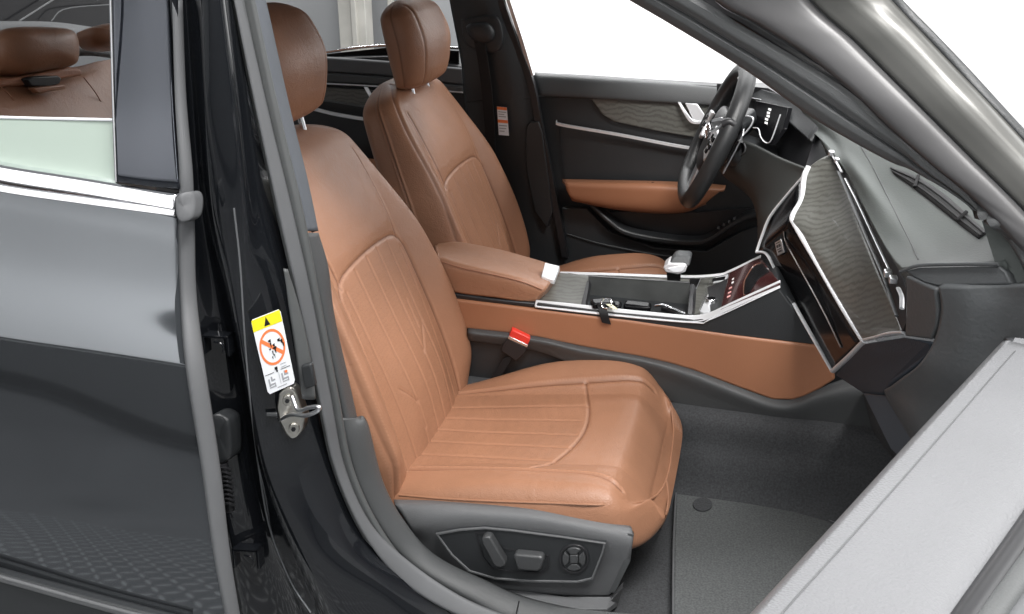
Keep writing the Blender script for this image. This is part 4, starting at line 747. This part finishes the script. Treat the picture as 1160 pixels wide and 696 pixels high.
def chromebar(name, pts, wd_, m='chrome', sm=40, th=.007): return ribbon(name, pts, wd_, (.004, th, 0), M[m], dash, smooth=sm, bv=.0015)
bm = bmesh.new()
def bar(bm, pts, r, sm=40, flat=.6): tube_into(bm, pts, r, 10, sm, flat=flat)
bar(bm, L3([(916, 189, .028), (911, 201, .008), (908, 226, -.022), (898, 245, -.055), (902, 257, -.075), (930, 305, -.195), (956, 350, -.335), (978, 385, -.445)]), .0058, 60)
bar(bm, L3([(978, 385.5, -.445), (990, 383, -.49), (1008, 378, -.56), (1024, 377, -.615)]), .0042, 20)
bar(bm, L3([(979, 387, -.448), (962, 404, -.38), (943, 421, -.302)]), .0052, 16)
bar(bm, L3([(943, 421, -.302), (905, 355, -.145), (880, 309, .0), (870, 290, .045), (864, 286, .06), (857, 286, .07)]), .0048, 50)
bar(bm, L3([(857, 286, .07), (863, 268, .078), (872, 246, .08), (890, 223, .075), (909, 201, .065)]), .0035, 30)
from_bm('chrome_frame', bm, M['bright'], dash)
bm = bmesh.new(); bar(bm, [p+Vector((-.004, -.004, 0)) for p in L3([(890, 262, -.02), (893, 275, -.03), (912, 310, -.14), (935, 352, -.25), (955, 393, -.34)])], .0022, 30); from_bm('trim_line', bm, M['satin'], dash)
bq = quadmap(Y(882, 274, .01), Y(889, 270, -.01), Y(885, 289, -.0), Y(893, 285, -.02))
b0 = lambda a, b: bq(a, b)+Vector((-.008, -.008, 0))
plate('badge', [b0(0, 0), b0(1, 0), b0(1, 1), b0(0, 1)], (.004, .004, 0), M['satin'], dash, .0008, label='small silver badge on the gloss trim')
b1 = lambda a, b: bq(a, b)+Vector((-.0092, -.0092, 0))
plates('badge_relief', [[b1(a, b), b1(a+c, b), b1(a+c, b+d), b1(a, b+d)] for a, b, c, d in ((.2, .12, .6, .06), (.2, .28, .25, .2), (.55, .28, .25, .2), (.2, .58, .6, .06), (.3, .72, .45, .12))], (.0006, .0006, 0), M['plastic'], dash)
# air-vent slot above the wood
plate('air_vent', L3([(940, 174, .03), (958, 170, .03), (975, 196, -.06), (993, 229, -.20), (1008, 265, -.36), (1019, 300, -.50), (1026, 325, -.58), (1026, 366, -.63), (1022, 376, -.62), (1010, 345, -.50), (996, 312, -.40), (984, 282, -.30), (972, 250, -.19), (955, 205, -.05)]), (.02, .01, -.004), M['black_pl'], dash, .001)
bm = bmesh.new(); bar(bm, [p+Vector((-.006, 0, .004)) for p in L3([(961, 205, -.07), (975, 232, -.17), (992, 268, -.31), (1011, 308, -.48)])], .0026, 30, .5)
bar(bm, [p+Vector((-.006, 0, .004)) for p in L3([(1022, 330, -.58), (1026, 340, -.60), (1026, 353, -.62)])], .004, 12, .6)
bar(bm, [p+Vector((-.006, 0, .004)) for p in L3([(947, 180, .01), (953, 190, -.03), (957, 198, -.05)])], .003, 8)
from_bm('vent_trim', bm, M['bright'], dash)
bm = bmesh.new(); bar(bm, [p+Vector((-.004, 0, .002)) for p in L3([(952, 196, -.05), (966, 228, -.15), (983, 268, -.30), (1004, 316, -.48), (1019, 360, -.60)])], .0035, 30, .5); from_bm('vent_blade', bm, M['plastic'], dash)
bm = bmesh.new()
bm.free()
for (u, v, y) in ((1010, 313, -.50), (1016, 320, -.54), (945, 176, .02), (952, 184, -.01)): box('vent_wheel', Y(u, v, y)+Vector((-.006, 0, .004)), (.012, .016, .01), M['satin'], dash, bv=.002)
# driver's side of the dash
DK = mat('dash_lower_grey', (.05, .053, .051), .55, bump=('noise', 350, .4))
kp = surf('knee_panel', [L3([(818, 154, .42), (838, 160, .34), (858, 167, .28), (880, 178, .20), (912, 191, .10)]), L3([(813, 168, .43), (832, 170, .36), (850, 178, .30), (876, 192, .20), (905, 202, .11)]), L3([(812, 186, .44), (830, 194, .36), (848, 205, .30), (866, 222, .20), (880, 232, .12)]), L3([(820, 200, .46), (838, 210, .40), (850, 222, .32), (860, 240, .20), (868, 252, .12)]), L3([(840, 215, .52), (850, 225, .46), (856, 238, .34), (858, 262, .20), (858, 284, .12)])], DK, dash, nu=30, nv=34, th=.01)
plate('dash_driver_core', L3([(812, 95, .60), (870, 100, .50), (905, 120, .35), (925, 150, .20), (912, 190, .12), (880, 230, .18), (866, 245, .18), (850, 215, .45), (825, 190, .50), (812, 150, .62)]), (.12, .05, 0), M['black_pl'], dash, 0)
hood = surf('instrument_hood', [L3([(822, 94, .66), (850, 98, .58), (872, 104, .46), (900, 112, .36), (930, 138, .20)]), L3([(822, 98, .64), (848, 103, .56), (872, 112, .44), (895, 124, .34), (924, 150, .18)]), L3([(822, 104, .62), (845, 110, .55), (866, 120, .43), (888, 134, .32), (918, 160, .17)])], M['plastic_d'], dash, nu=16, nv=30, th=.01)
plate('instrument_screen', L3([(856, 114, .44), (893, 122, .32), (887, 146, .27), (874, 164, .27), (861, 155, .33), (853, 146, .38)]), (.01, 0, 0), M['gloss'], dash, .001)
iq = quadmap(Y(874, 122, .35), Y(880, 124, .34), Y(870, 142, .33), Y(876, 144, .32))
plates('screen_icons', [[iq(a, b)+Vector((-.012, 0, 0)), iq(a+.5, b)+Vector((-.012, 0, 0)), iq(a+.5, b+.12)+Vector((-.012, 0, 0)), iq(a, b+.12)+Vector((-.012, 0, 0))] for a, b in ((.4, 0), (.3, .2), (.35, .38), (.2, .58), (.25, .78))], (.001, 0, 0), M['icon'], dash)
bm = bmesh.new(); bar(bm, L3([(853, 145, .25), (859, 146, .24), (862, 156, .22), (868, 162, .21), (874, 158, .20), (884, 130, .20)]), .0018, 30); from_bm('cluster_frame', bm, M['bright'], dash); bm = bmesh.new(); bar(bm, L3([(836, 134, .30), (846, 132, .29), (853, 134, .28), (851, 142, .28), (844, 151, .28), (840, 154, .28)]), .003, 30); from_bm('side_vent_frame', bm, M['bright'], dash); bm = bmesh.new(); bar(bm, L3([(822, 105, .60), (845, 110, .54), (862, 113, .47)]), .002, 12)
from_bm('cluster_frame', bm, M['bright'], dash)
tube('stalk_ring', [hit(kp, 836+8.5*math.cos(t), 168+8.5*math.sin(t), .002) for t in np.linspace(0, 2*math.pi, 30)], .002, M['plastic_l'], dash)
plate('stalk_hole', [hit(kp, 836+7.5*math.cos(t), 168+7.5*math.sin(t), .002) for t in np.linspace(0, 2*math.pi, 24, endpoint=False)], (.001, .001, 0), M['black_pl'], dash, 0)
# ---- steering wheel
wc = Vector((.437, .365, .960)); tl = math.radians(22); wu = Vector((math.sin(tl), 0, math.cos(tl))); wy = Vector((0, 1, 0)); wn = Vector((-math.cos(tl), 0, math.sin(tl)))
WR = Matrix.Rotation(math.radians(7), 3, 'Z'); wy = WR@wy; wu = WR@wu; wn = WR@wn
def W(a, b, h=0): return wc+wy*a+wu*b+wn*h      # a: towards the far door, b: up in the wheel, h: towards the driver
def rimc(t): return (.172*math.cos(t), .176*math.sin(t) if math.sin(t) > -.75 else -.15*0-.176*.75-(.176*(-math.sin(t)-.75))*.35)
sw = tube('steering_wheel', [W(*rimc(t)) for t in np.linspace(0, 2*math.pi, 90, endpoint=False)], .0205, mat('wheel_leather', (.02, .021, .022), .38, bump=('voronoi', 600, .3)), car, seg=20, closed=True, label='black leather steering wheel')
pillow('wheel_hub', [W(a, b, .0) for a, b in ((-.085, .05), (-.05, .075), (.05, .075), (.085, .05), (.08, -.02), (.045, -.075), (-.045, -.075), (-.08, -.02))], wn, .016, M['black_pl'], sw, skirt=.03)
for sg in (-1, 1):
    plate('wheel_spoke', [W(sg*.07, .045, .008), W(sg*.165, .035, .004), W(sg*.168, -.005, .004), W(sg*.13, -.03, .006), W(sg*.075, -.02, .008)], -wn*.02, M['gloss'], sw, .004)
    plate('spoke_bezel', [W(sg*.075, .045, .020), W(sg*.15, .038, .016), W(sg*.158, .0, .014), W(sg*.12, -.035, .016), W(sg*.08, -.02, .020), W(sg*.10, .01, .020)], -wn*.010, M['bright'], sw, .003)
    plates('wheel_buttons', [[W(sg*a, b, .0215), W(sg*(a+.018), b, .0205), W(sg*(a+.018), b-.012, .0205), W(sg*a, b-.012, .0215)] for a, b in ((.095, .03), (.12, .028), (.095, .012), (.122, .010), (.105, -.004))], -wn*.004, M['gloss'], sw, .001)
    plate('shift_paddle', [W(sg*.10, .07, -.035), W(sg*.135, .06, -.035), W(sg*.14, .02, -.035), W(sg*.135, -.04, -.035), W(sg*.11, -.02, -.035), W(sg*.1, .03, -.035)], -wn*.004, M['satin'], sw, .001)
plate('wheel_spoke', [W(-.03, -.06, .006), W(.03, -.06, .006), W(.025, -.155, .002), W(-.025, -.155, .002)], -wn*.015, M['satin'], sw, .003)
bm = bmesh.new()
for k in range(4): c_ = -.027+.018*k; tube_into(bm, [W(c_+.0125*math.cos(t), .012+.0125*math.sin(t), .020) for t in np.linspace(0, 2*math.pi, 24, endpoint=False)], .0022, 8, closed=True)
from_bm('wheel_emblem', bm, M['chrome'], sw)
tube('rim_sheen', [W(.152*math.cos(t), .152*math.sin(t), .008) for t in np.linspace(1.5, 3.0, 30)], .0035, M['bright'], sw)  # sheen on the near rim, modelled as a bright strip
col = tube('steering_column', [W(0, 0, -.02), W(.0, 0, -.08), W(0, .01, -.17)], .044, M['plastic_d'], car, seg=28, smooth=12, r2=.04)
plate('column_shroud', L3([(812, 135, .40), (822, 130, .32), (838, 133, .25), (842, 146, .25), (834, 160, .28), (818, 180, .30), (806, 190, .32), (795, 192, .36), (800, 160, .38)]), (.03, .12, 0), M['plastic_d'], col, .008)
ribbon('column_trim', L3([(806, 137, .22), (817, 135, .22), (818, 140, .22), (812, 146, .22), (805, 150, .22)]), (0, 0, .006), (.003, .004, 0), M['satin'], col, smooth=14)
ribbon('column_trim', L3([(802, 158, .22), (806, 150, .22), (812, 144, .22), (816, 142, .22)]), (.004, 0, .003), (.003, .004, 0), M['chrome'], col, smooth=14)
tube('indicator_stalk', L3([(820, 145, .22), (828, 150, .24), (832, 158, .28), (835, 167, .33)]), .014, M['black_pl'], col, seg=14, smooth=12, r2=.010)
tube('indicator_stalk', L3([(818, 141, .20), (826, 138, .20), (832, 142, .20)]), .009, M['black_pl'], col, seg=12, smooth=8)

# ================================================================== A-PILLAR AND OPEN DOOR
# door-opening seal running up the pillar
pk = band('pillar_core', L3([(625, -60, -.50), (720, 0, -.51), (845, 75, -.54), (940, 141, -.59), (1012, 181, -.62), (1078, 213, -.65), (1112, 237, -.67), (1168, 312, -.72), (1195, 372, -.74)]), L3([(940, -60, -.56), (1000, 0, -.57), (1040, 40, -.59), (1080, 80, -.61), (1118, 118, -.63), (1165, 170, -.66), (1225, 236, -.70), (1320, 330, -.74), (1380, 400, -.76)]), M['plastic_d'], car, n=60, bulge=0, th=.01)
ap = band('windscreen_pillar', L3([(620, -55, -.54), (712, 0, -.55), (760, 28, -.56), (837, 75, -.58), (898, 118, -.61), (935, 143, -.63), (1007, 183, -.66), (1036, 193, -.67), (1072, 213, -.69), (1106, 237, -.71), (1139, 270, -.74), (1163, 312, -.76), (1190, 370, -.78)]),
     L3([(690, -60, -.56), (795, 0, -.58), (842, 30, -.59), (900, 64, -.61), (960, 102, -.64), (1012, 146, -.66), (1060, 186, -.69), (1112, 228, -.715), (1162, 282, -.745), (1205, 330, -.77), (1250, 390, -.79)]), M['plastic'], car, n=80, bulge=.012, cols=24, prof=[(0, 0), (.08, .5), (.3, .8), (.44, .75), (.5, .2), (.55, .75), (.75, 1), (.92, .8), (1, 0)], th=.01, label='windscreen pillar with grey seals')
band('pillar_gap', L3([(760, -60, -.575), (793, -2, -.575), (842, 27, -.585), (900, 61, -.605), (960, 99, -.635), (1006, 139, -.66), (1030, 160, -.67)]), L3([(785, -60, -.575), (808, -2, -.575), (858, 30, -.585), (915, 66, -.605), (970, 102, -.635), (1010, 138, -.66), (1032, 158, -.67)]), M['black_pl'], ap, n=50, bulge=.0, th=.01)
band('pillar_skin', L3([(785, -60, -.60), (806, -3, -.60), (856, 27, -.61), (912, 62, -.63), (964, 104, -.655), (1009, 147, -.675), (1056, 188, -.70), (1108, 231, -.73), (1158, 284, -.76), (1207, 326, -.785), (1252, 386, -.80)]),
     L3([(880, -60, -.615), (916, 0, -.615), (966, 46, -.635), (1012, 92, -.66), (1056, 136, -.685), (1100, 180, -.71), (1160, 240, -.745), (1240, 330, -.79), (1280, 380, -.80), (1300, 400, -.8), (1330, 440, -.82)]), M['pillar_m'], ap, n=80, bulge=.008, th=.008)
band('pillar_outer', L3([(880, -60, -.617), (918, 0, -.617), (968, 46, -.637), (1014, 92, -.662), (1058, 136, -.687), (1102, 180, -.712), (1162, 240, -.747), (1250, 335, -.79)]),
     L3([(955, -60, -.625), (1010, 0, -.625), (1048, 40, -.645), (1086, 80, -.665), (1122, 118, -.69), (1170, 170, -.715), (1230, 236, -.75), (1330, 340, -.79)]), M['outer'], ap, n=80, bulge=.016, cols=20, th=.008, prof=[(0, 0), (.05, .25), (.3, .7), (.5, 1), (.7, .9), (.9, .4), (1, -.1)])
band('glass_edge_trim', L3([(955, -60, -.622), (1008, 0, -.622), (1046, 40, -.642), (1084, 80, -.662), (1120, 118, -.687), (1168, 170, -.712), (1230, 236, -.75), (1330, 340, -.79)]), L3([(970, -60, -.62), (1023, 0, -.62), (1060, 38, -.64), (1100, 80, -.66), (1140, 124, -.685), (1185, 172, -.71), (1250, 236, -.75), (1340, 330, -.79)]), M['plastic_d'], ap, n=60, bulge=.003, th=.006)
# ---- open front door in the foreground: light grey top of its trim panel
DZ = 1.0
def FD(u, v, h=0): return Z(u, v, DZ+h)
od = surf('front_door', [[FD(1138, 384, -.03), FD(1050, 478, -.03), FD(950, 587, -.03), FD(851, 694, -.03), FD(740, 815, -.03)],
                         [FD(1140, 386, -.002), FD(1053, 480, -.002), FD(953, 589, -.002), FD(854, 697, -.002), FD(744, 818, -.002)],
                         [FD(1146, 387, .004), FD(1062, 484, .004), FD(964, 594, .004), FD(868, 702, .004), FD(760, 824, .004)],
                         [FD(1180, 396, .004), FD(1110, 494, .004), FD(1020, 608, .004), FD(930, 722, .004), FD(830, 850, .004)],
                         [FD(1230, 420, .0), FD(1160, 535, .0), FD(1080, 645, .0), FD(1010, 750, .0), FD(930, 870, .0)],
                         [FD(1270, 440, -.015), FD(1210, 530, -.015), FD(1140, 640, -.015), FD(1075, 745, -.015), FD(990, 880, -.015)]], M['door_grey'], car, nu=50, nv=60, th=.03, label='open front door with light grey top in the foreground')
tube('door_stitching', [FD(u, v, .0045) for u, v in ((1150, 398), (1127, 424), (1050, 512), (970, 602), (887, 694), (800, 795))], .0010, M['plastic_l'], od, smooth=60)
plate('end_cap', [FD(1138, 384, -.03), FD(1141, 383, .0), FD(1150, 383, .003), FD(1230, 392, .003), FD(1230, 420, -.0), FD(1146, 388, .0)], (0, 0, -.06), M['door_grey'], od, .002)
tube('window_slot', [FD(u, v, -.012) for u, v in ((1250, 470), (1165, 600), (1088, 712), (1010, 830))], .012, M['black_pl'], od, smooth=20, seg=12)
tube('belt_seal', [FD(u, v, -.012) for u, v in ((1275, 480), (1180, 620), (1104, 728), (1030, 850))], .012, M['rubber'], od, smooth=20, seg=14)
tube('belt_seal', [FD(u, v, -.012) for u, v in ((1290, 500), (1200, 632), (1120, 745), (1046, 860))], .008, M['rubber_l'], od, smooth=20, seg=12)
plate('door_glass_reflection', [FD(u, v, -.02) for u, v in ((1300, 505), (1207, 640), (1127, 752), (1050, 868))]+[FD(u, v, -.02)+Vector((.02, .0, -.6)) for u, v in ((1050, 868), (1127, 752), (1207, 640), (1300, 505))], (.004, .003, 0), M['white'], od, 0)  # opaque white pane: reflection of the white surroundings painted as its colour

# ================================================================== LOOSE THINGS
fm = plate('floor_mat', [Z(u, v, .334) for u, v in ((766, 556), (770, 551), (778, 548.5), (792, 548.5), (840, 560), (900, 575), (942, 592), (990, 612), (980, 700), (900, 760), (765, 760), (763, 690), (764, 620))], (0, 0, -.008), M['matcarpet'], None, .003)
fm['label'] = 'dark grey carpet floor mat lying in the footwell before the near seat'; fm['category'] = 'floor mat'
plate('mat_stud', [Z(796+11*math.cos(t), 571+7.5*math.sin(t), .338) for t in np.linspace(0, 2*math.pi, 24, endpoint=False)], (0, 0, -.004), M['carpet'], fm, .001)
tube('mat_binding', [Z(u, v, .334) for u, v in ((763, 750), (762.5, 690), (763, 620), (766, 556), (771, 550.5), (779, 548), (792, 548), (840, 559.5), (900, 574.5), (942, 591), (990, 611))], .0022, M['plastic_l'], fm, smooth=80)
ky = box('key_fob', C(683, 344, .008), (.05, .03, .014), M['gloss'], None, rot=Matrix.Rotation(.4, 3, 'Z'), bv=.005)
ky['label'] = 'black key fob lying in the console tray with a strap'; ky['category'] = 'car key'
tube('key_ring', [C(687, 344, .016)+Vector((.011*math.cos(t), .006*math.sin(t), .009*math.sin(t))) for t in np.linspace(0, 2*math.pi, 24)], .0013, M['chrome'], ky)
plate('paper_tag', [C(u, v, .012) for u, v in ((678, 339), (684, 338), (700, 350), (694, 350))], (0, 0, -.001), mat('cream_tag', (.7, .68, .5), .6), ky, 0)
ribbon('key_strap', [C(680, 345, .014), Y(682, 349, -.135), Y(684, 357, -.142), Y(687, 367, -.142)], (.020, 0, -.003), (0, .002, 0), M['ink'], ky, smooth=16)
